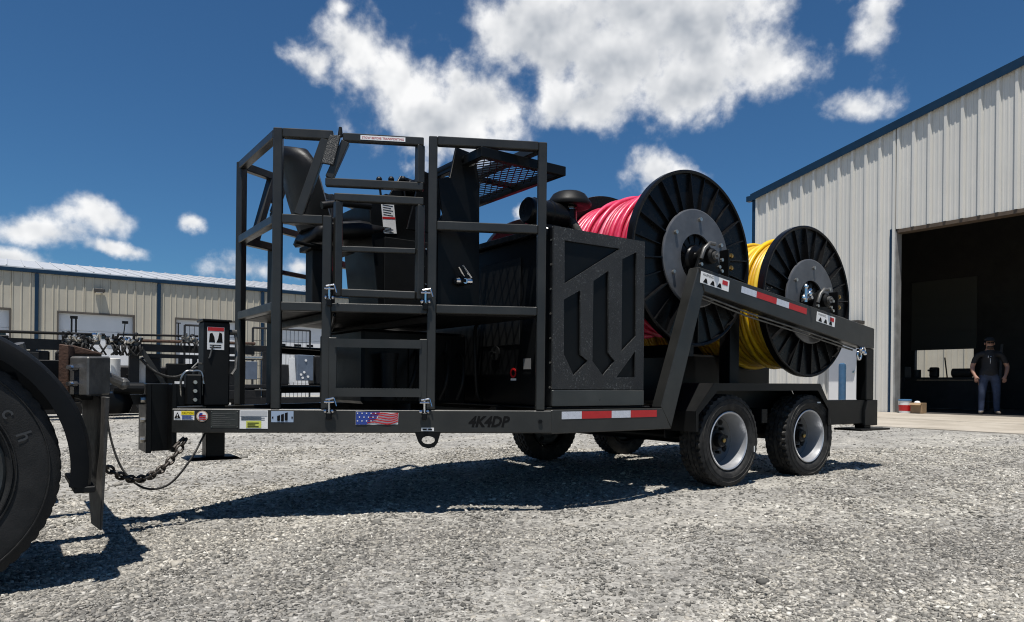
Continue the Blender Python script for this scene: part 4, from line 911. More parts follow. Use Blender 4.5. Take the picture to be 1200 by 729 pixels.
# safety chain and breakaway cable from the coupler to the truck
ch0, ch1 = Vector((-4.42, .42, .50)), Vector((-3.86, .16, .44))
chain_steel = mat('chain_steel', (.055, .045, .038), .5, .5, .5, 20., .1, 80, .15)
chain = P('safety_chain', MB().path([ch1 + Vector((.0, 0, .03)), ch1 + Vector((-.03, .0, .0)), ch1 + Vector((-.06, .01, -.03))], .010, 6), chain_steel, bevel=0)
nl = 21
for k in range(nl):
    u = k / (nl - 1); p = ch0.lerp(ch1, u) + Vector((0, 0, -.90 * u * (1 - u))); u2 = min(1, u + .02)
    p2 = ch0.lerp(ch1, u + .02) + Vector((0, 0, -.90 * (u + .02) * (1 - u - .02))); d = (p2 - p).normalized()
    sd = d.cross(Vector((0, 1, 0))).normalized(); sd = sd if k % 2 else d.cross(sd).normalized()
    P('chain_link', MB().path([p + d * (.027 * math.cos(a)) + sd * (.018 * math.sin(a)) for a in [j * math.pi / 5 for j in range(10)]],   .0085, 6, closed=True), chain_steel, chain, 0, 60)
cb = [Vector((-4.28, .10, .72)), Vector((-4.26, .15, .50)), Vector((-4.20, .2, .30)), Vector((-4.09, .24, .185)), Vector((-3.96, .26, .20)), Vector((-3.84, .25, .34)), Vector((-3.76, .20, .47)), Vector((-3.72, .17, .52))]
P('breakaway_cable', MB().path(spline(cb), .0065, 7), rubber, bevel=0, smooth=60)
st = P('jack_sticker', MB().box(-3.715, -3.612, .0805, .082, 1.02, 1.165), white, bevel=0, smooth=0)
P('red_header', MB().box(-3.713, -3.614, .082, .083, 1.14, 1.163), redm, st, 0, 0)
for pg in (((-3.705, 1.068), (-3.668, 1.066), (-3.672, 1.10), (-3.685, 1.128), (-3.70, 1.122)), ((-3.66, 1.066), (-3.622, 1.066), (-3.626, 1.125), (-3.642, 1.132), (-3.650, 1.09))): P('pictogram', MB().prism([(p[0], .082, p[1]) for p in pg], (0, .001, 0)), ink, st, 0, 0)
for z in (1.032, 1.046): P('text_line', MB().box(-3.70, -3.63, .082, .083, z, z + .006), ink, st, 0, 0)

# ------------------------------------------------------------------ reels (lift off the trailer, so each is a thing)
def make_reel(cs, cz, t_in, t_out, pipe, rc, label, seed):
    """t_out = face towards the nearer trailer side, t_in = inner face"""
    g = 1 if t_out > t_in else -1
    rr = .705; rd = random.Random(seed)
    reel = thing('cable_reel', (cs, (t_in + t_out) / 2, cz), label, 'reel', 'pipe reels carried on the trailer rack')
    for (tf, out) in ((t_out, g), (t_in, -g)):
        c = Vector((cs, tf, cz))
        fl = P('flange', MB().lathe(c, (0, out, 0), [(.10, -.03), (rr - .02, -.03), (rr, -.036), (rr + .004, -.02), (rr + .004, .028), (rr - .006, .034), (rr - .022, .030), (rr - .026, .004), (.10, .004)], 96), plastic, reel, 0, 30)
        # radial ribs of the flange
        n = 24; rib0 = None
        for k in range(n):
            a = 2 * math.pi * (k + .3) / n; e = Vector((math.cos(a), 0, math.sin(a))); q = Vector((-math.sin(a), 0, math.cos(a)))
            p0, p1 = c + e * .30, c + e * (rr - .028)
            mb = MB(); w = .006 if k % 2 else .009; h0, h1 = (.03, .024) if k % 2 else (.055, .030)
            o_ = Vector((0, out, 0))
            mb.hexa([p0 - q * w + o_ * .003, p1 - q * w + o_ * .003, p1 + q * w + o_ * .003, p0 + q * w + o_ * .003, p0 - q * w * .6 + o_ * h0, p1 - q * w * .6 + o_ * h1, p1 + q * w * .6 + o_ * h1, p0 + q * w * .6 + o_ * h0])
            P('rib', mb, plastic, fl, 0, 0)
        if out == g:
            ct = c + Vector((0, out * .05, 0))
            pl = P('drive_plate', MB().lathe(ct, (0, out, 0), [(.195, -.012), (.195, .006), (.385, .006), (.395, .0), (.395, -.012), (.195, -.012)], 72), disc_grey, reel, 0)
            for k in range(6):
                a = 2 * math.pi * k / 6 + .45; e = Vector((math.cos(a), 0, math.sin(a))) * (.315)
                P('plate_bolt', MB().cyl(ct + e, ct + e + Vector((0, out * .026, 0)), .016, n=8), zinc, pl, 0)
            hubp = P('hub', MB().lathe(c, (0, out, 0), [(.215, .0), (.215, .012), (.12, .016), (.10, .05), (.085, .055), (.055, .06), (.05, .10), (0, .10)], 36), plastic, reel, 0)
            for k in range(14):
                a = 2 * math.pi * k / 14; e = Vector((math.cos(a), 0, math.sin(a)))
                P('hub_rib', MB().bar(c + e * .10 + Vector((0, out * .02, 0)), c + e * .20 + Vector((0, out * .018, 0)), .012, .05, side=(0, 1, 0)), plastic, hubp, 0, 0)
    P('axle_shaft', MB().cyl((cs, t_in - g * .12, cz), (cs, t_out + g * .16, cz), .038, n=16), steel, reel, 0)
    P('drum', MB().cyl((cs, t_in + g * .0, cz), (cs, t_out - g * .03, cz), .30, n=32), plastic, reel, 0)
    # wound pipe: two layers of helix with small irregularities
    w = abs(t_out - t_in) - .085; pr = .0225; turns = int(w / (pr * 2.12)); seg = 56
    coil = MB()
    for layer in range(2):
        pts = []
        off = [rd.uniform(-.010, .010) for _ in range(turns + 2)]; lift = [rd.choice((0, 0, 0, .008, .016, -.008)) for _ in range(turns + 2)]
        for i in range(turns * seg + 1):
            u = i / seg; a = 2 * math.pi * u; k = int(u); f = u - k
            dt = (off[k] * (1 - f) + off[k + 1] * f) + .006 * math.sin(a * 1.0 + k * 1.3)
            dr = (lift[k] * (1 - f) + lift[k + 1] * f)
            r_ = rc - pr - layer * pr * 1.7 + (dr if layer == 0 else 0)
            tt = min(t_in, t_out) + .04 + pr + (w - 2 * pr) * u / turns + dt
            pts.append((cs + r_ * math.cos(a), tt + (pr if layer else 0) * .9, cz + r_ * math.sin(a)))
        for k in range(turns): coil.path(pts[k * seg:(k + 1) * seg + 1], pr, 7, mi=rd.choice((0, 0, 1, 2)))
    # one loose crossing turn
    for (fr, a_, b_, sw) in ((.65, .2, 1.9, .10), (.30, .1, 1.2, .16), (.82, .35, 1.5, -.08), (.45, .5, 2.1, -.13)):
        t_a = t_in * (1 - fr) + t_out * fr; lim = (min(t_in, t_out) + .07, max(t_in, t_out) - .07)
        pts = [(cs + (rc + .012) * math.cos(a), min(max(t_a + sw * g * math.sin(a * .5 + .6), lim[0]), lim[1]), cz + (rc + .012) * math.sin(a)) for a in [math.pi * (a_ + (b_ - a_) * k / 60) for k in range(61)]]
        coil.path(pts, pr * .96, 7)
    P('wound_pipe', coil, pipe, reel, 0, 60)
    return reel
make_reel(R1[0], R1[1], .055, 1.055, pink, .585, 'black-flanged reel of pink pipe beside the emblem toolbox, at the front near side', 1)
make_reel(R2[0], R2[1], .055, 1.055, yellow, .60, 'black-flanged reel of yellow pipe over the rear wheels, towards the open doorway', 2)
make_reel(R1[0], R1[1], -.075, -1.055, pink, .55, 'far-side reel behind the pink one, its dark flange rim showing above the engine enclosure', 3)
make_reel(R2[0], R2[1], -.075, -1.055, yellow, .55, 'far-side rear reel glimpsed through the gaps beneath the near yellow reel', 4)

# ------------------------------------------------------------------ towing truck (only its rear corner is in view)
truck = thing('towing_truck', (-5.08, 0, -.08), 'rear corner of a black truck with a big tyre, rounded fender and mud flap', 'truck')
tw = Vector((-5.08, 1.205, .440))
tyre = tyre_mb(tw, .52, .29, .31, 180, lug=.5).build('wheel', rubber_d, truck, smooth=35)
for r in (.345, .36, .475): P('sidewall_ring', MB().lathe(tw, (0, 1, 0), [(r - .004, .140), (r - .002, .1475), (r + .002, .1475), (r + .004, .140)], 90), rubber_d, tyre, 0, 60)
rimt = mat('truck_rim', (.02, .024, .026), .4, .2, .4, 6., .05, 60, .15)
P('rim', MB().lathe(tw, (0, 1, 0), [(.325, .10), (.325, .128), (.315, .134), (.30, .125), (.29, .05), (.27, -.06), (.20, -.09), (0, -.09)], 72), rimt, tyre, 0, 40)
for k in range(10):
    a = 2 * math.pi * k / 10; e = Vector((math.cos(a), 0, math.sin(a))) * .17
    P('lug_nut', MB().cyl(tw + e + Vector((0, -.09, 0)), tw + e + Vector((0, -.04, 0)), .02, n=6), steel, tyre, 0)
word = 'Goodrich'
for k, chr_ in enumerate(word): # raised letters round the sidewall, the last three reach into view
    a = R(50 - (k - 5) * 15.5); e = Vector((math.cos(a), 0, math.sin(a))); q = Vector((math.sin(a), 0, -math.cos(a)))
    m = text_mb(chr_, tw + e * .385 - q * .026 + Vector((0, .1465, 0)), q, e, .056, fat=.012)
    m.build('raised_letter', mat('letter_rubber', (.03, .032, .034), .5), tyre, smooth=0)
fe = MB(); ns = 40; prof_f = [(.548, .062), (.590, .066), (.615, .055), (.628, .025), (.632, -.02), (.632, -.46), (.620, -.46), (.616, -.03), (.600, .02), (.548, .035)]
fe.lathe(tw + Vector((0, .11, 0)), (0, 1, 0), prof_f, ns, a0=0., a1=1.)
fe = MB(); A0, A1 = R(-8), R(150); m_ = len(prof_f)
vs = []
for k in range(ns + 1):
    a = A0 + (A1 - A0) * k / ns; e = Vector((math.cos(a), 0, math.sin(a)))
    vs += [tw + Vector((0, .11 + h, 0)) + e * r for r, h in prof_f]
fe.add(vs, [(k * m_ + j, k * m_ + (j + 1) % m_, (k + 1) * m_ + (j + 1) % m_, (k + 1) * m_ + j) for k in range(ns) for j in range(m_)] + [tuple(range(m_)), tuple(range(ns * m_, (ns + 1) * m_))])
fend = P('fender', fe, mat('fender_poly', (.005, .006, .0072), .55, 0, .3, 4., .05, 90, .025, spec=.12), truck, 0, 40)
P('fender_hem', MB().box(-4.52, -4.44, .80, 1.375, .335, .362), satin, fend)
for (s_, z_) in ((-4.80, 1.0), (-4.70, .935)): P('fender_bolt', MB().cyl((s_, 1.18, z_ - .04), (s_ - .02, 1.20, z_ + .035), .026, n=10), steel, fend, 0)
P('mud_flap', MB().hexa([(-4.407, .80, .10), (-4.397, .80, .10), (-4.388, 1.11, .12), (-4.398, 1.11, .12), (-4.425, .42, .74), (-4.405, .42, .74), (-4.365, 1.14, .74), (-4.385, 1.14, .74)]), mat('worn_flap', (.055, .052, .048), .6, 0, .6, 8., .15, 60, .4), truck, .003)
bx_ = P('bumper_end', MB().prism([(-4.516, 1.0, .742), (-4.45, 1.09, .742), (-4.345, .97, .748), (-4.40, .80, .75), (-4.50, .80, .75)], (0, 0, .185)), steel, truck, .008)
for z in (.80, .875): P('bumper_bolt', MB().cyl((-4.492, 1.035, z), (-4.515, 1.055, z), .016, n=8).cyl((-4.515, 1.055, z), (-4.53, 1.068, z), .009, n=8), chrome, bx_, 0)
P('bracket', MB().prism([(-4.56, .98, .72), (-4.52, .99, .72), (-4.52, .99, .98), (-4.56, .98, .985)], (.03, -.1, 0)).prism([(-4.53, .90, .94), (-4.36, .90, .945), (-4.50, .90, .985)], (0, -.05, 0)), rust, truck, .004)
P('bumper_beam', MB().box(-4.46, -4.38, -1.0, .80, .72, .90), black, truck)
for g in (1, -1): P('chassis_rail', MB().box(-9.5, -4.46, g * .43 - .04, g * .43 + .04, .66, .92), black, truck)
P('drive_axle', MB().cyl((-5.08, -1.1, .44), (-5.08, 1.1, .44), .09, n=14), black, truck, 0)
P('deck_edge', MB().box(-9.5, -4.75, .50, 1.0, .93, 1.015), satin, truck)
pt = P('pintle_hook', MB().box(-4.38, -4.35, -.13, .13, .56, .80).prism([(-4.35, -.05, .62), (-4.20, -.05, .62), (-4.18, -.05, .67), (-4.26, -.05, .72), (-4.28, -.05, .78), (-4.35, -.05, .80)], (0, .10, 0)), black, truck, .006)
for (t_, z_) in ((-.09, .60), (.09, .60), (-.09, .76), (.09, .76)): P('bolt', MB().cyl((-4.35, t_, z_), (-4.325, t_, z_), .02, n=6), steel, pt, 0)
P('pintle_jaw', MB().lathe((-4.26, 0, .68), (0, 0, 1), [(.05, -.07), (.12, -.06), (.14, 0), (.12, .06), (.05, .07)], 18), black, pt, 0, 50)
P('pintle_spring', MB().cyl((-4.24, .10, .77), (-4.08, .10, .77), .035, n=12), satin, pt, 0)
gl = P('gladhand', MB().cyl((-4.36, .42, .88), (-4.30, .42, .88), .05, n=14), mat('blue_coupling', (.10, .16, .26), .4, .4, .3, 10.), truck, 0)
P('gladhand_arm', MB().cyl((-4.31, .40, .84), (-4.22, .36, .80), .028, n=10).ball((-4.22, .36, .80), .035, 10), steel, gl, 0)
# far rear wheel of the truck
tf = Vector((-5.08, -1.205, .44))
tyre_mb(tf, .52, .29, .31, 72).build('wheel', rubber_d, truck, smooth=35)

# ------------------------------------------------------------------ machines parked in front of the tan building
ET = -13.
blk2 = mat('machine_black', (.010, .010, .011), .45, 0, .3, 3., .05, 60, .08, spec=.3)
bluegrey = mat('machine_blue_grey', (.11, .14, .19), .42, 0, .2, 4.)
def valve_bank(parent, s0, s1, z0, n, seed):
    rd = random.Random(seed)
    vb = P('valve_bank', MB().box(s0, s1, ET + .02, ET + .22, z0, z0 + .10), steel, parent)
    for k in range(n):
        s_ = s0 + (s1 - s0) * (k + rd.random()) / n; t_ = ET + .24 + rd.uniform(-.12, .06); h = rd.uniform(.08, .26)
        P('lever', MB().cyl((s_, t_, z0 + .05), (s_ + rd.uniform(-.08, .08), t_ + .05, z0 + h), rd.uniform(.016, .034), n=7).ball((s_ + rd.uniform(-.06, .06), t_ + .04, z0 + h * rd.uniform(.5, 1)), rd.uniform(.03, .055), 8), rd.choice((chrome, steel, zinc, blk2, blk2)), vb, 0)
        P('hose', MB().path(spline([Vector((s_, t_, z0 + .04)), Vector((s_ + rd.uniform(-.1, .1), t_ + .08, z0 - .06)), Vector((s_ + rd.uniform(-.15, .15), t_ + .05, z0 - .22))], 4), .022, 6), rubber, vb, 0, 60)
def small_wheel(parent, s_, r, t_):
    w = tyre_mb((s_, t_, r + ground_z(s_)), r, .2, r * .58, 48).build('wheel', rubber, parent, smooth=35)
    P('rim', MB().lathe((s_, t_, r + ground_z(s_)), (0, 1, 0), [(r * .58, .08), (r * .54, .05), (r * .4, -.02), (0, -.02)], 24), rimm, w, 0)
ma = thing('drill_rod_trailer', (-5.4, ET, ground_z(-5.4)), 'black rod-rack trailer at far left behind the truck fender, valve levers at its end', 'trailer', 'machines parked in the yard')
P('top_pipe', MB().cyl((-8.8, ET + .1, 1.74), (-3.0, ET + .1, 1.80), .032, n=10), satin, ma, 0)
P('rack_beam', MB().box(-8.8, -3.3, ET - .06, ET + .06, 1.44, 1.66), blk2, ma)
P('side_panel', MB().box(-8.8, -4.2, ET + .07, ET + .10, .80, 1.38), blk2, ma)
P('lower_beam', MB().box(-8.8, -3.1, ET - .06, ET + .06, .62, .78), blk2, ma)
for s_ in (-8.5, -6.4, -4.3, -3.55): P('upright', MB().box(s_ - .05, s_ + .05, ET - .05, ET + .05, .78, 1.50), blk2, ma)
P('brace', MB().bar((-3.85, ET + .08, 1.30), (-3.45, ET + .08, 1.66), .05, .07), blk2, ma)
for s_ in (-3.62, -3.54): P('mast_rod', MB().cyl((s_, ET + .05, 1.5), (s_, ET + .05, 2.15), .018, n=8), satin, ma, 0)
P('mast_head', MB().box(-3.65, -3.51, ET + .02, ET + .08, 2.12, 2.18), satin, ma)
P('end_housing', MB().box(-3.9, -3.05, ET - .4, ET + .02, .40, 1.42), blk2, ma, .03)
P('engine_housing', MB().box(-6.2, -4.0, ET - .45, ET - .08, .78, 1.42), blk2, ma, .03)
valve_bank(ma, -3.80, -3.1, 1.58, 15, 11)
for s_ in (-6.9, -6.1): small_wheel(ma, s_, .36, ET + .16)
mb_ = thing('boring_rig', (-1.8, ET, ground_z(-1.8)), 'black boring rig carrying a long rusty drill pipe, braced post beside white tanks', 'machine', 'machines parked in the yard')
P('drill_pipe', MB().cyl((-2.5, ET + .12, 1.70), (.2, ET + .12, 1.74), .036, n=10), rust, mb_, 0)
P('top_pipe', MB().cyl((-2.75, ET + .1, 1.82), (-1.1, ET + .1, 1.86), .026, n=10), satin, mb_, 0)
P('rack_beam', MB().box(-2.32, .2, ET - .08, ET + .08, 1.47, 1.635), blk2, mb_)
P('lower_bar', MB().box(-2.2, .2, ET - .04, ET + .04, 1.33, 1.42), blk2, mb_)
P('hose_rack', MB().path(spline([Vector((-2.3, ET + .1, 1.3)), Vector((-2.0, ET + .2, 1.0)), Vector((-1.6, ET + .2, .9)), Vector((-1.2, ET + .2, 1.1)), Vector((-.9, ET + .2, 1.25))]), .03, 7), rubber, mb_, 0, 60)
P('post', MB().box(-2.52, -2.32, ET - .08, ET + .08, .36, 1.63), blk2, mb_)
P('brace', MB().bar((-2.36, ET + .13, 1.62), (-1.74, ET + .13, .60), .06, .10), charcoal, mb_)
P('engine_box', MB().box(-1.76, -.95, ET - .1, ET + .12, .68, 1.21), black, mb_, .02)
P('box_badge', MB().box(-1.60, -1.40, ET + .121, ET + .124, .74, .80), white, mb_, 0, 0)
P('engine_housing', MB().box(-2.25, -1.85, ET - .45, ET - .1, .60, 1.35), blk2, mb_, .03)
P('skirt_panel', MB().box(-2.95, .3, ET + .10, ET + .13, .30, .72), blk2, mb_)
P('radiator', MB().box(-.85, -.2, ET - .4, ET + .05, .60, 1.30), blk2, mb_, .03)
for s_ in (-1.45, -1.15): P('upright', MB().box(s_ - .05, s_ + .05, ET - .05, ET + .05, 1.21, 1.36), blk2, mb_)
P('bed', MB().box(-2.9, .3, ET - .5, ET + .3, .40, .60), blk2, mb_)
for s_ in (-2.85, -2.25): P('tank', MB().cyl((s_, ET - .28, .60), (s_, ET - .28, 1.30), .20, n=20), white, mb_, .01, 40)
P('antenna', MB().cyl((-1.51, ET, 1.6), (-1.51, ET, 2.16), .014, n=6).cyl((-1.56, ET, 2.15), (-1.46, ET, 2.15), .014, n=6), satin, mb_, 0)
P('lever_arm', MB().cyl((-2.66, ET + .15, 1.7), (-2.62, ET + .15, 2.08), .012, n=6).box(-2.68, -2.56, ET + .14, ET + .16, 2.06, 2.12), satin, mb_, 0)
valve_bank(mb_, -2.98, -2.3, 1.58, 16, 12); valve_bank(mb_, -1.45, -1.0, 1.70, 8, 13)
for s_ in (-2.1, -1.2): small_wheel(mb_, s_, .30, ET + .32)
mc = thing('power_unit', (1., ET, ground_z(1.)), 'skid power unit with blue-grey control boxes seen under the operator cage', 'machine', 'machines parked in the yard')
P('skid', MB().box(-.2, 5.4, ET - .5, ET + .3, .18, .42), blk2, mc)
P('deck', MB().box(-.2, 5.4, ET - .5, ET + .26, .66, .74), blk2, mc)
for s_ in (.42, 2.0, 3.4, 5.1): P('stanchion', MB().box(s_ - .05, s_ + .05, ET + .1, ET + .2, .42, 1.55), blk2, mc)
P('header_beam', MB().box(-.2, 5.4, ET - .1, ET + .05, 1.55, 1.70), blk2, mc)
P('exhaust_pipe', MB().cyl((-.12, ET + .1, 1.39), (.40, ET + .1, 1.39), .05, n=12), zinc, mc, 0)
P('control_box', MB().box(-.02, .24, ET + .0, ET + .2, .86, 1.30), bluegrey, mc, .012)
cbx = P('control_box', MB().box(1.21, 1.62, ET + .0, ET + .24, .85, 1.50), bluegrey, mc, .012)
for (q, w) in ((1.30, 1.0), (1.38, 1.06), (1.48, .95), (1.34, .92), (1.42, 1.36)): P('gauge', MB().cyl((q, ET + .24, w), (q, ET + .255, w), .03, n=10), white, cbx, 0)
P('shroud', MB().bar((1.14, ET + .1, .80), (1.10, ET + .1, 1.42), .05, .16), white, mc)
P('shroud', MB().bar((.68, ET + .1, .80), (.62, ET + .1, 1.44), .05, .05), white, mc)
P('engine', MB().box(1.70, 3.3, ET - .4, ET + .1, .74, 1.50), blk2, mc, .04)
P('radiator', MB().box(.70, 1.05, ET - .3, ET + .1, .74, 1.25), blk2, mc, .02)
P('step_plate', MB().box(1.3, 1.9, ET + .27, ET + .33, .55, .58), steel, mc)
P('step_plate', MB().box(.15, .5, ET + .27, ET + .33, .60, .63), steel, mc)
for k in range(6): P('panel_light', MB().box(2.2 + k * .16, 2.29 + k * .16, ET + .06, ET + .09, 1.58, 1.62), white, mc, 0)
cu_ = thing('compressor_unit', (-2.2, ET - 1.7, ground_z(-2.2)), 'low black machine housing parked between the boring rig and the roller doors', 'machine', 'machines parked in the yard')
P('housing', MB().box(-4.6, -.3, ET - 2.1, ET - 1.3, .30, 1.16), blk2, cu_, .04)
P('skid', MB().box(-4.7, -.2, ET - 2.1, ET - 1.3, .02, .28), blk2, cu_)
for k in range(6): P('louvre', MB().box(-4.4 + k * .66, -3.9 + k * .66, ET - 1.299, ET - 1.27, .5, .95), satin, cu_)
P('exhaust_stack', MB().cyl((-1.9, ET - 1.7, 1.16), (-1.9, ET - 1.7, 1.45), .05, n=12), satin, cu_, 0)
# wire gates leaning beyond the machines
wire = mat('gate_tube', (.012, .012, .013), .5)
def gate(s0, s1, z0, z1, tt, label):
    gt = thing('wire_gate', (s0, tt, ground_z(s0)), label, 'gate', 'wire gates by the tan building')
    for (a, b) in (((s0, z0), (s1, z0)), ((s0, z1), (s1, z1)), ((s0, z0), (s0, z1)), ((s1, z0), (s1, z1))): P('gate_tube', MB().cyl((a[0], tt, a[1]), (b[0], tt, b[1]), .035, n=8), wire, gt, 0)
    n = int((s1 - s0) / .14)
    for k in range(1, n): P('gate_wire', MB().cyl((s0 + (s1 - s0) * k / n, tt, z0), (s0 + (s1 - s0) * k / n, tt, z1), .009, n=5), wire, gt, 0)
    for k in range(1, 6): P('gate_wire', MB().cyl((s0, tt, z0 + (z1 - z0) * k / 6), (s1, tt, z0 + (z1 - z0) * k / 6), .009, n=5), wire, gt, 0)
gate(-.05, 1.15, .05, 2.62, -20., 'narrow black wire gate standing beside the cage front post, before the tan wall')
gate(2.1, 4.1, .05, 2.65, -20., 'wide black wire gate behind the blue-grey control box, before the white roller door')

# ------------------------------------------------------------------ doorway: person, bucket, box, workshop things
person_at = (14.0, -2.15, FZ)
pw = world(*person_at)
def skin_person():
    me = bpy.data.meshes.new('person'); vs, es, rad = [], [], []
    def v(p, rx, ry=None, par=None):
        vs.append(p); rad.append((rx, ry or rx))
        if par is not None: es.append((par, len(vs) - 1))
        return len(vs) - 1
    pel = v((.018, 0, .96), .150, .115)
    bel = v((0, -.015, 1.10), .158, .130, pel)
    che = v((0, 0, 1.28), .168, .118, bel)
    shc = v((0, .01, 1.42), .120, .085, che)
    nek = v((0, .0, 1.52), .062, .064, shc)
    jaw = v((0, -.015, 1.585), .066, .078, nek)
    he1 = v((0, -.01, 1.66), .076, .092, jaw)
    he2 = v((0, .0, 1.745), .070, .088, he1)
    for g in (-1, 1):
        hip = v((g * .095, 0, .88), .098, .105, pel)
        th = v((g * .115, -.01, .70), .086, .092, hip)
        kn = v((g * .125, -.02, .49), .066, .070, th)
        cf = v((g * .13, .015, .32), .064, .066, kn)
        an = v((g * .135, .02, .11), .052, .056, cf)
        hl = v((g * .14, .01, .055), .045, .050, an)
        to = v((g * (.175 if g < 0 else .155), -.16 if g < 0 else -.175, .042), .042, .034, hl)
        sh = v((g * .195, .01, 1.405), .070, .072, shc)
        ua = v((g * .255, .02, 1.27), .058, .058, sh)
        el_ = v((g * (.315 if g > 0 else .295), .045 if g > 0 else .02, 1.13), .045, .046, ua)
        fo = v((g * .295, -.03, 1.01), .041, .041, el_)
        wr = v((g * .262, -.09, .905), .030, .028, fo)
        pm = v((g * .245, -.115, .855), .038, .024, wr)
        for q, (dx, ln) in enumerate(((-.026, .062), (-.009, .074), (.009, .070), (.026, .055))):
            k1 = v((g * (.243) + dx, -.124, .815), .0095, .0095, pm)
            k2 = v((g * (.240) + dx, -.122, .815 - ln * .55), .009, .009, k1)
            v((g * (.236) + dx, -.108, .815 - ln), .008, .008, k2)
        tb1 = v((g * .208, -.128, .855), .011, .011, pm); v((g * .192, -.132, .825), .009, .009, tb1)
    me.from_pydata(vs, es, [])
    ob = bpy.data.objects.new('person', me); COL.objects.link(ob)
    md = ob.modifiers.new('skin', 'SKIN'); md.use_smooth_shade = True
    for sv, (rx, ry) in zip(me.skin_vertices[0].data, rad): sv.radius = (rx, ry)
    me.skin_vertices[0].data[0].use_root = True
    sd = ob.modifiers.new('sub', 'SUBSURF'); sd.levels = 2; sd.render_levels = 2
    dg = bpy.context.evaluated_depsgraph_get(); m2 = bpy.data.meshes.new_from_object(ob.evaluated_get(dg))
    ob.modifiers.clear(); ob.data = m2; bpy.data.meshes.remove(me)
    skin = mat('skin', (.30, .16, .11), .5); jean = mat('denim', (.035, .052, .10), .8, 0, .35, 14.); tee = mat('black_tee', (.010, .010, .011), .8, 0, .2, 10.); shoe = mat('shoe', (.12, .10, .08), .6)
    m2.materials.clear()
    for m in (skin, jean, tee, shoe): m2.materials.append(m)
    for p in m2.polygons:
        c = p.center; p.use_smooth = True
        if c.z > 1.505: k = 0
        elif abs(c.x) > .19 and c.z < 1.20 and c.z > .70 and not (abs(c.x) < .215 and c.z > 1.0): k = 0
        elif c.z > .93: k = 2
        elif c.z > .085: k = 1
        else: k = 3
        p.material_index = k
    return ob
person = skin_person()
person.scale = (1.14, 1.06, 1.0); person.location = pw; person.rotation_euler = (0, 0, math.atan2(-pw.y, -pw.x) + math.pi / 2 + .16)
tag(person, 'person in black print T-shirt, blue jeans and dark cap standing in the open doorway', 'person')
def on_person(name, mesh_fn, m):
    bm = bmesh.new(); mesh_fn(bm); me = bpy.data.meshes.new(name); bm.to_mesh(me); bm.free(); me.materials.append(m)
    for p in me.polygons: p.use_smooth = True
    o = bpy.data.objects.new(name, me); COL.objects.link(o); o.parent = person; return o
def cap_fn(bm):
    r = bmesh.ops.create_uvsphere(bm, u_segments=20, v_segments=12, radius=1.)
    bmesh.ops.delete(bm, geom=[v for v in bm.verts if v.co.z < -.05], context='VERTS')
    for v in bm.verts: v.co = Vector((v.co.x * .094, v.co.y * .112 - .002, v.co.z * .088 + 1.728))
def brim_fn(bm):
    bmesh.ops.create_circle(bm, cap_ends=True, segments=24, radius=1.)
    for v in bm.verts: v.co = Vector((v.co.x * .082, v.co.y * .085 - .125, 1.722 - .012 * abs(v.co.x) ** 2))
    bmesh.ops.solidify(bm, geom=bm.faces[:], thickness=.006)
def beard_fn(bm):
    bmesh.ops.create_uvsphere(bm, u_segments=16, v_segments=10, radius=1.)
    for v in bm.verts: v.co = Vector((v.co.x * .064, v.co.y * .050 - .060, v.co.z * .048 + 1.562))
def glass_fn(bm):
    for g in (-1, 1):
        r = bmesh.ops.create_cube(bm, size=1.)
        for v in r['verts']: v.co = Vector((v.co.x * .052 + g * .033, v.co.y * .012 - .104, v.co.z * .030 + 1.672))
def nose_fn(bm):
    bmesh.ops.create_cone(bm, cap_ends=True, segments=8, radius1=.016, radius2=.007, depth=.05)
    for v in bm.verts: v.co = Vector((v.co.x, v.co.y - .108, v.co.z + 1.645))
def ear_fn(bm):
    for g in (-1, 1):
        r = bmesh.ops.create_uvsphere(bm, u_segments=8, v_segments=6, radius=1.)
        for v in r['verts']: v.co = Vector((v.co.x * .012 + g * .084, v.co.y * .02 + .005, v.co.z * .032 + 1.66))
def belt_fn(bm):
    bmesh.ops.create_cone(bm, cap_ends=False, segments=28, radius1=1., radius2=1., depth=1.)
    for v in bm.verts: v.co = Vector((v.co.x * .168, v.co.y * .134 - .003, v.co.z * .05 + .945))
def print_fn(bm):
    for (x, z, w, h) in ((0, 1.26, .022, .20), (-.034, 1.345, .022, .05), (.034, 1.345, .022, .05), (0, 1.37, .03, .03)):
        r = bmesh.ops.create_cube(bm, size=1.)
        for v in r['verts']: v.co = Vector((v.co.x * w + x, v.co.y * .03 - (.112 + (1.37 - z) * .12), v.co.z * h + z))
on_person('cap', cap_fn, tee_m := mat('cap_cloth', (.016, .015, .015), .8)); on_person('cap_brim', brim_fn, tee_m)
on_person('beard', beard_fn, mat('beard_hair', (.05, .028, .016), .8)); on_person('sunglasses', glass_fn, mat('lens', (.01, .008, .008), .2))
on_person('nose', nose_fn, MATS['skin']); on_person('ears', ear_fn, MATS['skin']); on_person('shirt_hem', belt_fn, MATS['black_tee']); on_person('shirt_print', print_fn, white)
# bucket and cardboard box beside the jamb
bz = FZ + .0
bu_ = thing('bucket', (12.93, -3.55, bz), 'white and red paint bucket with a blue lid beside the door jamb', 'bucket')
P('pail', MB().lathe((12.93, -3.55, bz), (0, 0, 1), [(0, 0), (.125, 0), (.145, .30), (.138, .30), (.12, .02), (0, .02)], 24), white, bu_, 0)
P('red_band', MB().lathe((12.93, -3.55, bz), (0, 0, 1), [(.1305, .05), (.1405, .19)], 24), redm, bu_, 0)
P('lid', MB().lathe((12.93, -3.55, bz), (0, 0, 1), [(0, .33), (.12, .33), (.15, .32), (.152, .29), (.146, .29)], 24), mat('lid_blue', (.05, .13, .24), .4), bu_, 0)
P('handle', MB().path([(12.93 + .15 * math.cos(a), -3.55 - .06, bz + .28 - .12 * math.sin(a)) for a in [k * math.pi / 10 for k in range(11)]], .004, 5), zinc, bu_, 0)
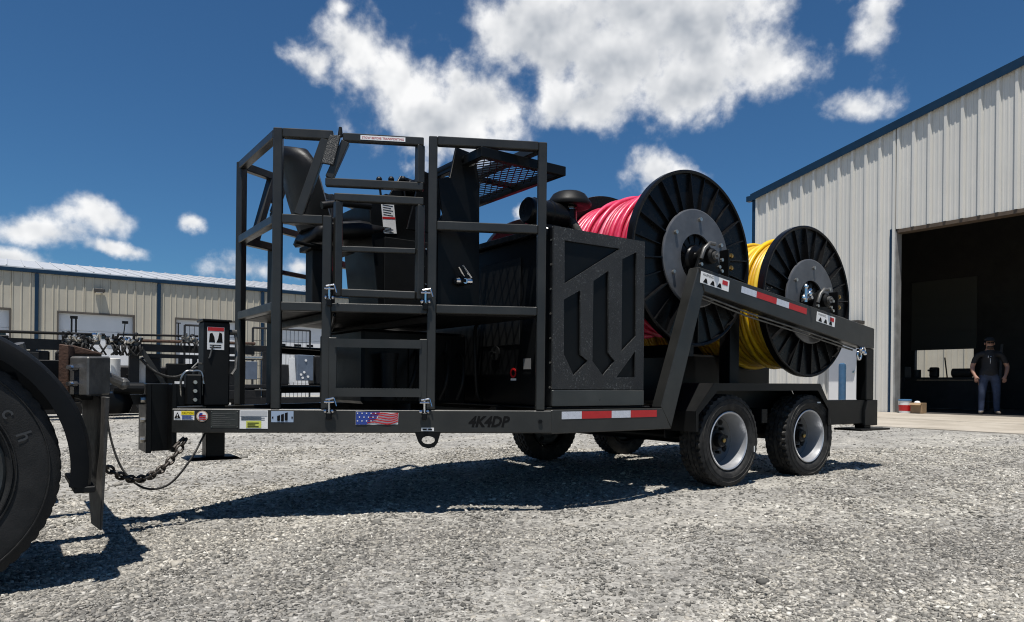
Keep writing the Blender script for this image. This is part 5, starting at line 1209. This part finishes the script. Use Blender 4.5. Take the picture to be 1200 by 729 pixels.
cbd = mat('cardboard', (.30, .20, .11), .8, 0, .2, 6.)
bo = thing('cardboard_box', (12.95, -3.24, bz), 'open brown cardboard box next to the paint bucket', 'box')
P('carton', MB().box(12.82, 13.06, -3.37, -3.11, bz, bz + .25), cbd, bo, .004)
P('flap', MB().hexa([(12.80, -3.37, bz + .25), (12.82, -3.37, bz + .25), (12.82, -3.11, bz + .25), (12.80, -3.11, bz + .25), (12.74, -3.37, bz + .20), (12.75, -3.37, bz + .20), (12.75, -3.11, bz + .20), (12.74, -3.11, bz + .20)]), cbd, bo, 0)
P('contents', MB().ball((12.92, -3.26, bz + .25), .06, 10, sq=(1, 1.2, .8)), white, bo, 0, 60)
# silhouettes inside the workshop
wb = thing('workbench', (17.6, -4.9, FZ), 'dark workbench cluttered with machine parts inside the workshop', 'workbench')
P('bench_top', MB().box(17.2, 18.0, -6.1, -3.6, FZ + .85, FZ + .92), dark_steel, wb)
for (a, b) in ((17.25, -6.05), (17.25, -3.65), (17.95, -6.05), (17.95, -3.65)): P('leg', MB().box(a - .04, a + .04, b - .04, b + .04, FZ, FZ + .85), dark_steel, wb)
P('bench_gap_fill', MB().box(17.25, 17.95, -7.0, -3.7, FZ + .02, FZ + .84), dark_steel, wb)  # added dark block, covers the bright rear opening below the bench top
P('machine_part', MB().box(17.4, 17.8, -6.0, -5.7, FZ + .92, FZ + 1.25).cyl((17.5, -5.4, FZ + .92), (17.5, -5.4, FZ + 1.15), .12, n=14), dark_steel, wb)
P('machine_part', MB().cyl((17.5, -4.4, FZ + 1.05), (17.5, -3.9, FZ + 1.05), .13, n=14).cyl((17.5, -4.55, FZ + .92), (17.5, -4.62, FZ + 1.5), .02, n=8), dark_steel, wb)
vi = thing('bench_vise', (17.5, -4.9, FZ + .92), 'dark bench vise standing on the workbench inside', 'vise')
P('jaw', MB().box(17.42, 17.62, -5.02, -4.80, FZ + .92, FZ + 1.22), dark_steel, vi, .03); P('screw', MB().cyl((17.42, -4.91, FZ + 1.12), (17.15, -4.91, FZ + 1.12), .03, n=10), dark_steel, vi, 0)
dr_ = thing('steel_drum', (16.3, -5.5, FZ), 'dark steel drum standing at the left inside the doorway', 'drum')
P('shell', MB().lathe((16.3, -5.5, FZ), (0, 0, 1), [(0, 0), (.29, 0), (.29, .28), (.305, .30), (.29, .32), (.29, .58), (.305, .60), (.29, .62), (.29, .88), (.27, .87), (0, .87)], 32), dark_steel, dr_, 0)
P('bung', MB().cyl((16.15, -5.45, FZ + .87), (16.15, -5.45, FZ + .89), .04, n=10), steel, dr_, 0)
ld = thing('step_ladder', (17., -3.1, FZ), 'dark step ladder standing behind the person inside the workshop', 'ladder')
for (a, b) in ((-3.3, 16.9), (-2.9, 16.9)): P('rail', MB().bar((b - .3, a, FZ), (b, a * 1. + (.05 if a < -3.1 else -.05), FZ + 1.8), .06, .03), dark_steel, ld)
for k in range(6): P('rung', MB().box(16.62 + k * .05, 16.70 + k * .05, -3.3 + .008 * k, -2.9 - .008 * k, FZ + .25 + k * .27, FZ + .28 + k * .27), dark_steel, ld)
